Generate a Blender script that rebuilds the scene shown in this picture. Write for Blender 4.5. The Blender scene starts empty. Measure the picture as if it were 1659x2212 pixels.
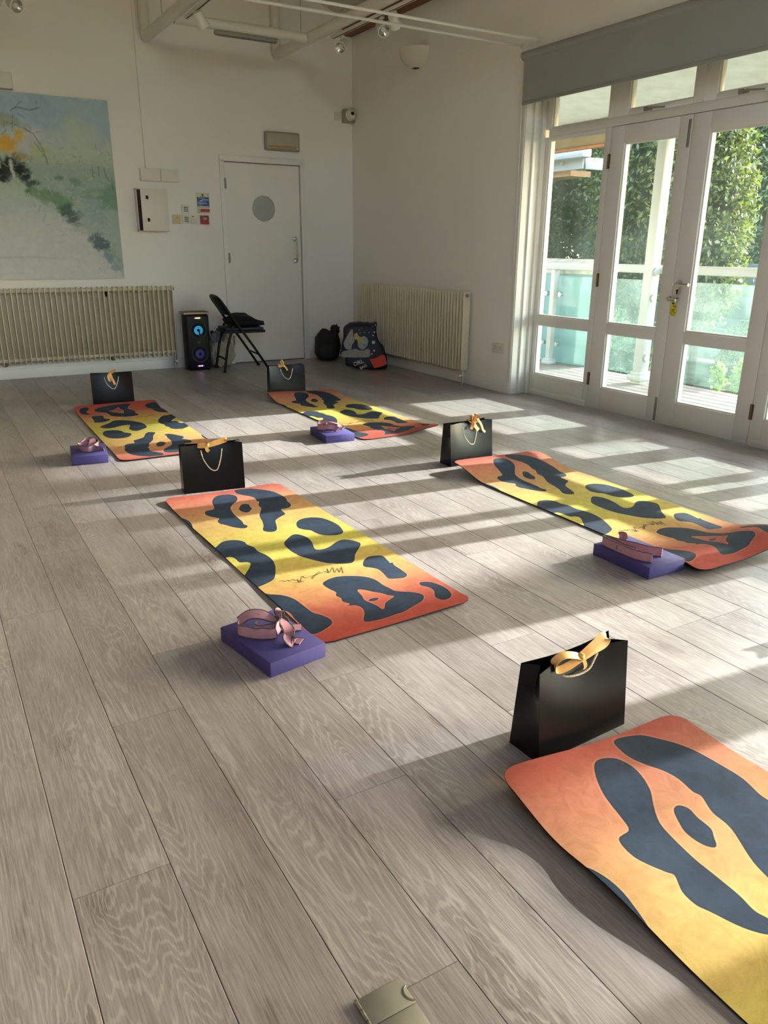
import bpy, bmesh, math, random
import numpy as np
from mathutils import Vector, Matrix, noise as mnoise

random.seed(7)
SC = bpy.context.scene
COL = SC.collection

# ------------------------------------------------------------------ camera
F_PX, W_PX, H_PX = 1661.5, 1659, 2212
YAW, PITCH, ROLL, CAM_H = 0.53355, 0.33166, 0.00721, 1.22
fwd = Vector((math.sin(YAW) * math.cos(PITCH), math.cos(YAW) * math.cos(PITCH), -math.sin(PITCH)))
rgt0 = Vector((math.cos(YAW), -math.sin(YAW), 0))
up0 = rgt0.cross(fwd)
rgt = math.cos(ROLL) * rgt0 + math.sin(ROLL) * up0
up = -math.sin(ROLL) * rgt0 + math.cos(ROLL) * up0
cam_data = bpy.data.cameras.new('camera')
cam_data.sensor_fit = 'VERTICAL'
cam_data.sensor_height = 36.0
cam_data.lens = F_PX / H_PX * 36.0
cam_data.clip_start = 0.05
cam = bpy.data.objects.new('camera', cam_data)
m = Matrix((rgt, up, -fwd)).transposed().to_4x4()
m.translation = Vector((0, 0, CAM_H))
cam.matrix_world = m
COL.objects.link(cam)
SC.camera = cam

# ------------------------------------------------------------------ light
SUN_AZ, SUN_EL = math.radians(6.0), math.radians(19.5)      # light travels towards -X, slightly +Y
world = bpy.data.worlds.new('world')
SC.world = world
world.use_nodes = True
wn, wl = world.node_tree.nodes, world.node_tree.links
wn.clear()
sky = wn.new('ShaderNodeTexSky')
sky.sky_type = 'NISHITA'
sky.sun_disc = False
sky.sun_elevation = SUN_EL
sky.sun_rotation = math.radians(96)
sky.dust_density = 2.5
hs = wn.new('ShaderNodeHueSaturation')
hs.inputs['Saturation'].default_value = 0.95
bg = wn.new('ShaderNodeBackground')
bg.inputs['Strength'].default_value = 2.7
wo = wn.new('ShaderNodeOutputWorld')
wl.new(sky.outputs[0], hs.inputs['Color'])
wl.new(hs.outputs[0], bg.inputs['Color'])
wl.new(bg.outputs[0], wo.inputs['Surface'])

sun_data = bpy.data.lights.new('sun', 'SUN')
sun_data.energy = 18.5
sun_data.angle = math.radians(0.6)
sun_data.color = (1.0, 0.98, 0.945)
sun = bpy.data.objects.new('sun', sun_data)
sd = Vector((-math.cos(SUN_AZ) * math.cos(SUN_EL), math.sin(SUN_AZ) * math.cos(SUN_EL), -math.sin(SUN_EL)))
sun.rotation_euler = sd.to_track_quat('-Z', 'Y').to_euler()
sun.location = (12, 2, 8)
COL.objects.link(sun)

SC.view_settings.view_transform = 'Standard'
SC.view_settings.look = 'None'
SC.view_settings.gamma = 1.0
SC.view_settings.use_curve_mapping = False
SC.view_settings.exposure = 0.12
SC.cycles.max_bounces = 8
SC.cycles.diffuse_bounces = 4
SC.cycles.transparent_max_bounces = 16
SC.cycles.sample_clamp_indirect = 6.0
SC.cycles.adaptive_threshold = 0.03
SC.cycles.caustics_reflective = False
SC.cycles.caustics_refractive = False

# ------------------------------------------------------------------ helpers
def lin(c):
    c = c / 255.0
    return c / 12.92 if c <= 0.04045 else ((c + 0.055) / 1.055) ** 2.4

def rgb(r, g, b):
    return (lin(r), lin(g), lin(b), 1.0)

def sc4(c, k):
    return (min(1, c[0] * k), min(1, c[1] * k), min(1, c[2] * k), 1.0)

def new_mat(name):
    mt = bpy.data.materials.new(name)
    mt.use_nodes = True
    nt = mt.node_tree
    return mt, nt.nodes, nt.links, nt.nodes['Principled BSDF']

def pm(name, col, rough=0.5, metal=0.0, var=0.06, scale=12.0, bump=0.0, bscale=150.0, spec=0.5, coat=0.0, sheen=0.0):
    """procedural principled material: colour mottled by noise, optional fine relief"""
    mt, n, l, b = new_mat(name)
    tc = n.new('ShaderNodeTexCoord')
    nz = n.new('ShaderNodeTexNoise')
    nz.inputs['Scale'].default_value = scale
    nz.inputs['Detail'].default_value = 4
    l.new(tc.outputs['Object'], nz.inputs['Vector'])
    rp = n.new('ShaderNodeValToRGB')
    rp.color_ramp.elements[0].position = 0.3
    rp.color_ramp.elements[1].position = 0.7
    rp.color_ramp.elements[0].color = sc4(col, 1 - var)
    rp.color_ramp.elements[1].color = sc4(col, 1 + var)
    l.new(nz.outputs['Fac'], rp.inputs['Fac'])
    l.new(rp.outputs['Color'], b.inputs['Base Color'])
    b.inputs['Roughness'].default_value = rough
    b.inputs['Metallic'].default_value = metal
    b.inputs['Specular IOR Level'].default_value = spec
    b.inputs['Coat Weight'].default_value = coat
    b.inputs['Sheen Weight'].default_value = sheen
    if bump:
        n2 = n.new('ShaderNodeTexNoise')
        n2.inputs['Scale'].default_value = bscale
        n2.inputs['Detail'].default_value = 3
        l.new(tc.outputs['Object'], n2.inputs['Vector'])
        bp = n.new('ShaderNodeBump')
        bp.inputs['Strength'].default_value = bump
        bp.inputs['Distance'].default_value = 0.002
        l.new(n2.outputs['Fac'], bp.inputs['Height'])
        l.new(bp.outputs['Normal'], b.inputs['Normal'])
    return mt

def emit_mat(name, col, strength):
    mt, n, l, b = new_mat(name)
    b.inputs['Base Color'].default_value = (0.02, 0.02, 0.02, 1)
    b.inputs['Emission Color'].default_value = col
    b.inputs['Emission Strength'].default_value = strength
    mt.cycles.emission_sampling = 'NONE'
    return mt

def glass_mat(name, tint, refl=1.0, rough=0.0, dirt=0.0):
    """thin pane: clear transmission tinted by colour, mirror part by fresnel"""
    mt = bpy.data.materials.new(name)
    mt.use_nodes = True
    n, l = mt.node_tree.nodes, mt.node_tree.links
    n.clear()
    out = n.new('ShaderNodeOutputMaterial')
    tr = n.new('ShaderNodeBsdfTransparent')
    tr.inputs['Color'].default_value = tint
    gl = n.new('ShaderNodeBsdfGlossy')
    gl.inputs['Roughness'].default_value = rough
    fr = n.new('ShaderNodeLayerWeight')          # facing: alike on both faces of the pane
    fr.inputs['Blend'].default_value = 0.5
    p5 = n.new('ShaderNodeMath')
    p5.operation = 'POWER'
    p5.inputs[1].default_value = 5.0
    l.new(fr.outputs['Facing'], p5.inputs[0])
    mul = n.new('ShaderNodeMath')
    mul.operation = 'MULTIPLY_ADD'
    mul.inputs[1].default_value = 0.9 * refl
    mul.inputs[2].default_value = 0.035 * refl
    l.new(p5.outputs[0], mul.inputs[0])
    mix = n.new('ShaderNodeMixShader')
    l.new(mul.outputs[0], mix.inputs['Fac'])
    l.new(tr.outputs[0], mix.inputs[1])
    l.new(gl.outputs[0], mix.inputs[2])
    last = mix
    if dirt:
        df = n.new('ShaderNodeBsdfTranslucent')
        df.inputs['Color'].default_value = (0.62, 0.92, 0.88, 1)
        tc = n.new('ShaderNodeTexCoord')
        nz = n.new('ShaderNodeTexNoise')
        nz.inputs['Scale'].default_value = 5
        nz.inputs['Detail'].default_value = 8
        l.new(tc.outputs['Object'], nz.inputs['Vector'])
        mm = n.new('ShaderNodeMath')
        mm.operation = 'MULTIPLY'
        mm.inputs[1].default_value = dirt
        l.new(nz.outputs['Fac'], mm.inputs[0])
        m2 = n.new('ShaderNodeMixShader')
        l.new(mm.outputs[0], m2.inputs['Fac'])
        l.new(last.outputs[0], m2.inputs[1])
        l.new(df.outputs[0], m2.inputs[2])
        last = m2
    l.new(last.outputs[0], out.inputs['Surface'])
    return mt

class MB:
    """collects faces for one mesh object"""
    def __init__(self):
        self.v, self.f = [], []

    def add(self, vs, fs):
        o = len(self.v)
        self.v += [tuple(p) for p in vs]
        self.f += [tuple(i + o for i in f) for f in fs]
        return self

    def box(self, lo, hi, bev=0.0, rot=None, piv=None):
        x0, y0, z0 = lo
        x1, y1, z1 = hi
        if bev <= 0:
            vs = [(x0, y0, z0), (x1, y0, z0), (x1, y1, z0), (x0, y1, z0), (x0, y0, z1), (x1, y0, z1), (x1, y1, z1), (x0, y1, z1)]
            fs = [(0, 3, 2, 1), (4, 5, 6, 7), (0, 1, 5, 4), (1, 2, 6, 5), (2, 3, 7, 6), (3, 0, 4, 7)]
        else:
            bm = bmesh.new()
            bmesh.ops.create_cube(bm, size=1.0)
            for vv in bm.verts:
                vv.co = Vector(((x0 + x1) / 2 + vv.co.x * (x1 - x0), (y0 + y1) / 2 + vv.co.y * (y1 - y0), (z0 + z1) / 2 + vv.co.z * (z1 - z0)))
            bev = min(bev, 0.49 * min(x1 - x0, y1 - y0, z1 - z0))
            bmesh.ops.bevel(bm, geom=list(bm.edges), offset=bev, segments=2, affect='EDGES', profile=0.5)
            bm.verts.index_update()
            vs = [vv.co.copy() for vv in bm.verts]
            fs = [tuple(q.index for q in ff.verts) for ff in bm.faces]
            bm.free()
        if rot is not None:
            pv = Vector(piv) if piv is not None else Vector(((x0 + x1) / 2, (y0 + y1) / 2, (z0 + z1) / 2))
            vs = [rot @ (Vector(p) - pv) + pv for p in vs]
        return self.add(vs, fs)

    def tube(self, pts, r, n=10, closed=False, caps=True):
        pts = [Vector(p) for p in pts]
        rs = r if isinstance(r, (list, tuple)) else [r] * len(pts)
        k = len(pts)
        vs, fs = [], []
        prev = None
        for i, p in enumerate(pts):
            if closed:
                t = pts[(i + 1) % k] - pts[i - 1]
            else:
                t = pts[min(i + 1, k - 1)] - pts[max(i - 1, 0)]
            t.normalize()
            if prev is None:
                a = Vector((0, 0, 1)) if abs(t.z) < 0.9 else Vector((1, 0, 0))
                u = t.cross(a).normalized()
            else:
                u = (prev - t * prev.dot(t)).normalized()
            prev = u
            w = t.cross(u)
            for j in range(n):
                an = 2 * math.pi * j / n
                vs.append(p + (u * math.cos(an) + w * math.sin(an)) * rs[i])
        for i in range(k if closed else k - 1):
            i2 = (i + 1) % k
            for j in range(n):
                j2 = (j + 1) % n
                fs.append((i * n + j, i * n + j2, i2 * n + j2, i2 * n + j))
        if caps and not closed:
            fs.append(tuple(range(n - 1, -1, -1)))
            fs.append(tuple((k - 1) * n + j for j in range(n)))
        return self.add(vs, fs)

    def cyl(self, p0, p1, r, n=16, r2=None):
        return self.tube([p0, p1], [r, r if r2 is None else r2], n)

    def lathe(self, prof, n=24, mat=None, a0=0.0, a1=2 * math.pi, axis='Z'):
        full = abs(a1 - a0 - 2 * math.pi) < 1e-6
        k = n if full else n + 1
        vs, fs = [], []
        for (r, h) in prof:
            for j in range(k):
                an = a0 + (a1 - a0) * j / n
                p = Vector((r * math.cos(an), r * math.sin(an), h))
                vs.append(mat @ p if mat is not None else p)
        for i in range(len(prof) - 1):
            for j in range(n):
                j2 = (j + 1) % k
                fs.append((i * k + j, i * k + j2, (i + 1) * k + j2, (i + 1) * k + j))
        return self.add(vs, fs)

    def prism(self, poly, h0, h1, fn):
        """poly in 2D, fn(u, v, h) -> 3D"""
        k = len(poly)
        vs = [fn(u, v, h0) for u, v in poly] + [fn(u, v, h1) for u, v in poly]
        fs = [tuple(range(k - 1, -1, -1)), tuple(range(k, 2 * k))]
        fs += [(i, (i + 1) % k, k + (i + 1) % k, k + i) for i in range(k)]
        return self.add(vs, fs)

    def ribbon(self, pts, wdirs, width, th):
        """flat band: centre line pts, width direction per point"""
        pts = [Vector(p) for p in pts]
        k = len(pts)
        vs, fs = [], []
        for i, p in enumerate(pts):
            t = (pts[min(i + 1, k - 1)] - pts[max(i - 1, 0)]).normalized()
            w = Vector(wdirs[i] if isinstance(wdirs, list) else wdirs)
            w = (w - t * w.dot(t)).normalized()
            nn = t.cross(w)
            wd = width[i] if isinstance(width, list) else width
            for s, q in ((-1, -1), (1, -1), (1, 1), (-1, 1)):
                vs.append(p + w * (s * wd / 2) + nn * (q * th / 2))
        for i in range(k - 1):
            for j in range(4):
                j2 = (j + 1) % 4
                fs.append((i * 4 + j, i * 4 + j2, (i + 1) * 4 + j2, (i + 1) * 4 + j))
        fs += [(3, 2, 1, 0), tuple((k - 1) * 4 + j for j in range(4))]
        return self.add(vs, fs)

    def build(self, name, mat, parent=None, smooth=True, angle=35, **props):
        me = bpy.data.meshes.new(name)
        me.from_pydata([tuple(p) for p in self.v], [], self.f)
        me.validate()
        bm = bmesh.new()
        bm.from_mesh(me)
        bmesh.ops.recalc_face_normals(bm, faces=list(bm.faces))
        bm.to_mesh(me)
        bm.free()
        if smooth:
            me.shade_smooth()
            me.set_sharp_from_angle(angle=math.radians(angle))
        me.materials.append(mat)
        return link(name, me, parent, **props)

def link(name, me, parent=None, **props):
    o = bpy.data.objects.new(name, me)
    COL.objects.link(o)
    if parent is not None:
        o.parent = parent
    for k, v in props.items():
        o[k] = v
    return o

def empty(name, loc, rz=0.0, **props):
    o = bpy.data.objects.new(name, None)
    o.empty_display_size = 0.1
    COL.objects.link(o)
    o.location = loc
    o.rotation_euler = (0, 0, rz)
    for k, v in props.items():
        o[k] = v
    return o

def text_mb(body, size, fn, align='CENTER', depth=0.0006, bold=0.0):
    """lettering as flat mesh; fn maps text plane (u, v, h) to 3D"""
    cu = bpy.data.curves.new('lettering', 'FONT')
    cu.body = body
    cu.size = size
    cu.align_x = align
    cu.align_y = 'CENTER'
    cu.extrude = depth / 2
    cu.offset = bold
    cu.resolution_u = 3
    ob = bpy.data.objects.new('lettering', cu)
    COL.objects.link(ob)
    dg = bpy.context.evaluated_depsgraph_get()
    me = ob.evaluated_get(dg).to_mesh()
    b = MB()
    b.add([fn(v.co.x, v.co.y, v.co.z + depth / 2) for v in me.vertices], [tuple(p.vertices) for p in me.polygons])
    bpy.data.objects.remove(ob)
    bpy.data.curves.remove(cu)
    return b

def smooth_path(pts, sub=6, closed=False):
    """Catmull-Rom through control points"""
    P = [Vector(p) for p in pts]
    k = len(P)
    out = []
    rng = range(k if closed else k - 1)
    for i in rng:
        p0 = P[(i - 1) % k] if closed or i > 0 else P[0]
        p1, p2 = P[i], P[(i + 1) % k]
        p3 = P[(i + 2) % k] if closed or i + 2 < k else P[-1]
        for s in range(sub):
            t = s / sub
            out.append(0.5 * ((2 * p1) + (-p0 + p2) * t + (2 * p0 - 5 * p1 + 4 * p2 - p3) * t * t + (-p0 + 3 * p1 - 3 * p2 + p3) * t ** 3))
    if not closed:
        out.append(P[-1])
    return out

# ------------------------------------------------------------------ materials
M = {}
M['wall'] = pm('wall_paint', rgb(240, 237, 229), 0.85, var=0.02, scale=1.2, bump=0.15, bscale=60)
M['white'] = pm('white_gloss_paint', rgb(228, 226, 218), 0.38, var=0.03, scale=3)
M['doorpaint'] = pm('door_paint', rgb(236, 233, 224), 0.45, var=0.025, scale=2.5)
M['ceil'] = pm('ceiling_board_paint', rgb(215, 208, 190), 0.7, var=0.03)
M['tube'] = pm('white_tube_paint', rgb(226, 222, 210), 0.4, var=0.03, scale=4)
M['cream'] = pm('radiator_enamel', rgb(222, 211, 182), 0.45, var=0.03, scale=5)
M['black'] = pm('black_satin', rgb(10, 10, 11), 0.45, var=0.15, spec=0.3)
M['rubber'] = pm('black_rubber', rgb(13, 13, 14), 0.85, var=0.2, scale=60, bump=0.3, bscale=300)
M['paper'] = pm('black_card', rgb(9, 9, 10), 0.3, var=0.1, scale=3, bump=0.1, bscale=12, spec=0.3)
M['rope'] = pm('cream_rope', rgb(222, 208, 180), 0.8, var=0.15, scale=300, bump=0.8, bscale=500)
M['gold'] = pm('gold_satin', rgb(222, 168, 92), 0.36, var=0.08, scale=25, sheen=0.3)
M['purple'] = pm('purple_foam', rgb(68, 64, 128), 0.75, var=0.05, scale=9, bump=0.25, bscale=90)
M['pink'] = pm('pink_webbing', rgb(186, 138, 152), 0.85, var=0.09, scale=40, bump=0.6, bscale=400)
M['greyband'] = pm('grey_webbing', rgb(84, 80, 82), 0.85, var=0.1, scale=60)
M['chrome'] = pm('brushed_chrome', rgb(205, 203, 198), 0.25, metal=1.0, var=0.04, scale=30)
M['steel'] = pm('satin_steel', rgb(150, 148, 138), 0.5, metal=0.55, var=0.1, scale=18, bump=0.05, bscale=300)
M['oldbrass'] = pm('worn_brass', rgb(120, 104, 80), 0.45, metal=0.9, var=0.2, scale=90)
M['blind'] = pm('grey_blind_fabric', rgb(150, 152, 148), 0.9, var=0.03, scale=3, bump=0.2, bscale=700)
M['timber'] = pm('stained_timber', rgb(118, 56, 28), 0.5, var=0.3, scale=14)
M['grey'] = pm('grey_plastic', rgb(150, 148, 138), 0.5, var=0.05)
M['plastic'] = pm('white_plastic', rgb(224, 220, 208), 0.4, var=0.02)
M['beige'] = pm('beige_plastic', rgb(212, 196, 150), 0.45, var=0.03)
M['red'] = pm('red_plastic', rgb(170, 28, 38), 0.4, var=0.08)
M['blue'] = pm('blue_print', rgb(24, 84, 150), 0.5, var=0.05)
M['ink'] = pm('black_ink', rgb(24, 24, 26), 0.6, var=0.1)
M['sig'] = pm('faded_signature_ink', rgb(78, 68, 48), 0.8, var=0.1)
M['whiteink'] = pm('white_ink', rgb(225, 228, 230), 0.6, var=0.03)
M['yellow'] = pm('yellow_card', rgb(232, 222, 60), 0.5, var=0.04)
M['pane'] = glass_mat('window_glass', (0.965, 0.985, 0.975, 1), 0.8, dirt=0.012)
M['tint'] = glass_mat('green_tinted_glass', (0.90, 0.975, 0.965, 1), 0.8, dirt=0.04)
M['outwhite'] = pm('exterior_white_paint', rgb(156, 163, 164), 0.5, var=0.04, scale=4)
M['render'] = pm('pale_aqua_rendered_wall', rgb(124, 156, 160), 0.85, var=0.05, scale=3, bump=0.6, bscale=25)
M['stone'] = pm('coping_stone', rgb(176, 168, 152), 0.9, var=0.3, scale=9, bump=0.5, bscale=40)
M['deck'] = pm('weathered_decking', rgb(104, 97, 95), 0.75, var=0.2, scale=11, bump=0.3, bscale=60)
M['fence'] = pm('grey_green_fence', rgb(120, 132, 128), 0.85, var=0.15, scale=6)
M['soil'] = pm('garden_ground', rgb(78, 84, 52), 0.95, var=0.4, scale=5)
M['brownwood'] = pm('brown_garden_timber', rgb(122, 98, 70), 0.8, var=0.2, scale=8)
M['bark'] = pm('tree_bark', rgb(70, 58, 46), 0.9, var=0.3, scale=20, bump=0.5, bscale=40)

def wood_floor_mat():
    mt, n, l, b = new_mat('oak_laminate')
    tc = n.new('ShaderNodeTexCoord')
    oi = n.new('ShaderNodeObjectInfo')
    r100 = n.new('ShaderNodeMath'); r100.operation = 'MULTIPLY'; r100.inputs[1].default_value = 57.0
    l.new(oi.outputs['Random'], r100.inputs[0])
    cx = n.new('ShaderNodeCombineXYZ')
    for ax in 'XYZ': l.new(r100.outputs[0], cx.inputs[ax])
    def coord(sx, sy):
        mp = n.new('ShaderNodeMapping')
        mp.inputs['Scale'].default_value = (sx, sy, 1)
        l.new(tc.outputs['Object'], mp.inputs['Vector'])
        ad = n.new('ShaderNodeVectorMath'); ad.operation = 'ADD'
        l.new(mp.outputs[0], ad.inputs[0]); l.new(cx.outputs[0], ad.inputs[1])
        return ad.outputs[0]
    def noise(vec, scale, detail=2, rough=0.5, dist=0.0):
        z = n.new('ShaderNodeTexNoise')
        z.inputs['Scale'].default_value = scale
        z.inputs['Detail'].default_value = detail
        z.inputs['Roughness'].default_value = rough
        z.inputs['Distortion'].default_value = dist
        l.new(vec, z.inputs['Vector'])
        return z.outputs['Fac']
    def math_(op, a, bb):
        q = n.new('ShaderNodeMath'); q.operation = op
        for i, v in enumerate((a, bb)):
            if v is None: continue
            if isinstance(v, (int, float)): q.inputs[i].default_value = v
            else: l.new(v, q.inputs[i])
        return q.outputs[0]
    # growth rings: contour lines of a stretched noise give cathedral figure
    gate = noise(coord(4, 0.9), 1.3, 1)
    gr = n.new('ShaderNodeValToRGB')
    gr.color_ramp.elements[0].position = 0.40; gr.color_ramp.elements[1].position = 0.62
    l.new(gate, gr.inputs['Fac'])
    base = noise(coord(6.0, 0.75), 1.0, 2, 0.4, 0.4)
    wig = noise(coord(60, 9), 1.0, 3)
    vo = n.new('ShaderNodeTexVoronoi'); vo.voronoi_dimensions = '2D'; vo.inputs['Scale'].default_value = 1.0
    wv = n.new('ShaderNodeTexNoise'); wv.inputs['Scale'].default_value = 3.0; wv.inputs['Detail'].default_value = 3
    l.new(coord(6, 2.4), wv.inputs['Vector'])
    wm = n.new('ShaderNodeVectorMath'); wm.operation = 'MULTIPLY_ADD'; wm.inputs[1].default_value = (0.35, 0.35, 0)
    l.new(wv.outputs['Color'], wm.inputs[0]); l.new(coord(4.2, 1.1), wm.inputs[2])
    l.new(wm.outputs[0], vo.inputs['Vector'])
    kd = math_('MAXIMUM', math_('SUBTRACT', 1.0, math_('DIVIDE', vo.outputs['Distance'], 0.34)), 0.0)
    knot = math_('MULTIPLY', kd, kd)
    fld = math_('ADD', math_('ADD', math_('MULTIPLY', base, 44.0), math_('MULTIPLY', wig, 2.0)), math_('MULTIPLY', math_('MULTIPLY', knot, gr.outputs['Color']), 4.0))
    ring = math_('SINE', math_('MULTIPLY', fld, 6.2832), None)
    ringr = n.new('ShaderNodeValToRGB')
    ringr.color_ramp.elements[0].position = 0.62; ringr.color_ramp.elements[0].color = (0, 0, 0, 1)
    ringr.color_ramp.elements[1].position = 1.0; ringr.color_ramp.elements[1].color = (1, 1, 1, 1)
    l.new(math_('ADD', math_('MULTIPLY', ring, 0.5), 0.5), ringr.inputs['Fac'])
    fib = noise(coord(300, 9), 1.0, 4, 0.7)
    fibr = n.new('ShaderNodeValToRGB')
    fibr.color_ramp.elements[0].position = 0.40; fibr.color_ramp.elements[1].position = 0.64
    l.new(fib, fibr.inputs['Fac'])
    streak = noise(coord(46, 2.6), 1.0, 3, 0.6)
    cloud = math_('ADD', math_('MULTIPLY', noise(coord(9, 2.4), 1.0, 5, 0.65), 0.6), math_('MULTIPLY', streak, 0.4))
    kdark = math_('MULTIPLY', math_('MAXIMUM', math_('SUBTRACT', 1.0, math_('DIVIDE', vo.outputs['Distance'], 0.10)), 0.0), 0.8)
    cloud = math_('SUBTRACT', math_('SUBTRACT', cloud, math_('MULTIPLY', knot, 0.10)), math_('MULTIPLY', kdark, 0.35))
    # colours
    mixc = n.new('ShaderNodeMix'); mixc.data_type = 'RGBA'
    mixc.inputs[6].default_value = rgb(117, 108, 105)
    mixc.inputs[7].default_value = rgb(157, 150, 148)
    cl = n.new('ShaderNodeValToRGB')
    cl.color_ramp.elements[0].position = 0.30; cl.color_ramp.elements[1].position = 0.66
    l.new(cloud, cl.inputs['Fac'])
    l.new(cl.outputs['Color'], mixc.inputs[0])
    mix2 = n.new('ShaderNodeMix'); mix2.data_type = 'RGBA'
    mix2.inputs[7].default_value = rgb(195, 189, 186)
    l.new(mixc.outputs[2], mix2.inputs[6])
    f1 = math_('MULTIPLY', ringr.outputs['Color'], math_('ADD', math_('MULTIPLY', gr.outputs['Color'], 0.28), 0.07))
    l.new(math_('MINIMUM', math_('ADD', f1, math_('MULTIPLY', fibr.outputs['Color'], 0.42)), 0.75), mix2.inputs[0])
    mix3 = n.new('ShaderNodeMix'); mix3.data_type = 'RGBA'; mix3.blend_type = 'MULTIPLY'
    mix3.inputs[0].default_value = 1.0
    l.new(mix2.outputs[2], mix3.inputs[6])
    tone = n.new('ShaderNodeMapRange')
    tone.inputs['To Min'].default_value = 0.86; tone.inputs['To Max'].default_value = 1.10
    l.new(oi.outputs['Random'], tone.inputs['Value'])
    l.new(tone.outputs[0], mix3.inputs[7])
    l.new(mix3.outputs[2], b.inputs['Base Color'])
    b.inputs['Roughness'].default_value = 0.36
    b.inputs['Specular IOR Level'].default_value = 0.5
    rr = n.new('ShaderNodeMapRange')
    rr.inputs['To Min'].default_value = 0.24; rr.inputs['To Max'].default_value = 0.40
    l.new(fib, rr.inputs['Value'])
    l.new(rr.outputs[0], b.inputs['Roughness'])
    bp = n.new('ShaderNodeBump'); bp.inputs['Strength'].default_value = 0.12; bp.inputs['Distance'].default_value = 0.001
    l.new(math_('ADD', fib, math_('MULTIPLY', ring, 0.15)), bp.inputs['Height'])
    l.new(bp.outputs[0], b.inputs['Normal'])
    return mt
M['oak'] = wood_floor_mat()

def leaf_mat(name, c1, c2, gloss=0.35):
    mt = bpy.data.materials.new(name)
    mt.use_nodes = True
    n, l = mt.node_tree.nodes, mt.node_tree.links
    b = n['Principled BSDF']
    geo = n.new('ShaderNodeNewGeometry')
    rp = n.new('ShaderNodeValToRGB')
    rp.color_ramp.elements[0].color = c1
    rp.color_ramp.elements[1].color = c2
    l.new(geo.outputs['Random Per Island'], rp.inputs['Fac'])
    l.new(rp.outputs['Color'], b.inputs['Base Color'])
    b.inputs['Roughness'].default_value = gloss
    tl = n.new('ShaderNodeBsdfTranslucent')
    mixc = n.new('ShaderNodeMix'); mixc.data_type = 'RGBA'; mixc.blend_type = 'MULTIPLY'
    mixc.inputs[0].default_value = 1.0
    mixc.inputs[7].default_value = (1.25, 1.4, 0.7, 1)
    l.new(rp.outputs['Color'], mixc.inputs[6])
    l.new(mixc.outputs[2], tl.inputs['Color'])
    ms = n.new('ShaderNodeMixShader')
    ms.inputs['Fac'].default_value = 0.25
    l.new(b.outputs[0], ms.inputs[1])
    l.new(tl.outputs[0], ms.inputs[2])
    l.new(ms.outputs[0], n['Material Output'].inputs['Surface'])
    return mt
M['leaf_dark'] = leaf_mat('dark_glossy_leaves', rgb(26, 43, 31), rgb(74, 92, 52))
M['leaf_mid'] = leaf_mat('mid_green_leaves', rgb(36, 56, 34), rgb(108, 118, 58))
M['leaf_fine'] = leaf_mat('fine_green_leaves', rgb(48, 80, 54), rgb(122, 150, 100), 0.5)
M['leaf_light'] = leaf_mat('bright_green_leaves', rgb(110, 140, 60), rgb(186, 196, 96), 0.5)

# ================================================================== SETTING
XL, XR, YF, YB = -2.7, 4.39, -2.6, 8.17
XW = 4.58            # room face of the window frames
ZC = 3.44            # ceiling height at the right wall
SLOPE = 0.32

# ---- floor: laminate planks 1380 x 193 mm
floor = empty('floor', (0, 0, 0), kind='structure', label='grey-brown oak laminate floor laid in long planks')
PW, PL, PX0 = 0.193, 1.38, 0.0774
joint = {-1: 2.354, 0: 1.326, 1: 1.880, 2: 2.215, 3: 1.322, 4: 1.811, 8: 2.987, 9: 2.401, 10: 1.518, 5: 0.72, 6: 1.412, 7: 0.35}
def plank_mesh(length, nm='plank'):
    g = 0.0007
    me = bpy.data.meshes.new(nm)
    w, h, c = PW / 2 - g, length / 2 - g, 0.0010
    vs = [(-w, -h, -0.012), (w, -h, -0.012), (w, h, -0.012), (-w, h, -0.012),
          (-w, -h, -0.0007), (w, -h, -0.0007), (w, h, -0.0007), (-w, h, -0.0007),
          (-w + c, -h, 0), (w - c, -h, 0), (w - c, h, 0), (-w + c, h, 0)]
    fs = [(3, 2, 1, 0)]
    for a in (0, 4):
        for i in range(4):
            j = (i + 1) % 4
            fs.append((a + i, a + j, a + 4 + j, a + 4 + i))
    fs.append((8, 9, 10, 11))
    me.from_pydata(vs, [], fs)
    me.materials.append(M['oak'])
    return me
full = plank_mesh(PL)
def in_view(x, y, mx=0.03):
    d = Vector((x, y, -CAM_H))
    zz = d.dot(fwd)
    if zz < 0.1: return False
    u, v = d.dot(rgt) / zz * F_PX / W_PX, -d.dot(up) / zz * F_PX / H_PX
    return abs(u) < 0.5 + mx and abs(v) < 0.5 + mx
far_b = MB()
k0, k1 = math.floor((XL - PX0) / PW), math.ceil((XW + 0.12 - PX0) / PW)
for k in range(k0, k1):
    xc = PX0 + (k + 0.5) * PW
    xa, xb = max(xc - PW / 2, XL), min(xc + PW / 2, XW + 0.12)
    if xb - xa < 0.01: continue
    off = joint.get(k, (k * 0.6180339 * 1.38 + 0.4) % 1.38)
    off = off - math.floor((off - YF) / PL) * PL - PL
    y = off
    while y < YB:
        ya, yb = max(y, YF), min(y + PL, YB)
        if yb - ya > 0.004:
            seen = any(in_view(xx, ya + (yb - ya) * t) for xx in (xa, xc, xb) for t in (0, .15, .3, .45, .6, .75, .9, 1))
            if seen:
                if abs(yb - ya - PL) < 1e-4:
                    me = full
                else:
                    me = plank_mesh(yb - ya)
                o = link('plank', me, floor)
                o.location = (xc, (ya + yb) / 2, 0)
            else:
                g = 0.0007
                far_b.box((xa + g, ya + g, -0.012), (xb - g, yb - g, 0))
        y += PL
far_b.build('plank_remainder', M['oak'], floor, smooth=False, kind='stuff')
MB().box((XL - .2, YF - .2, -0.25), (XW + 0.14, YB + .2, -0.0125)).build('subfloor', pm('dark_subfloor', rgb(40, 34, 30), 0.9), floor, smooth=False)

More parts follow.
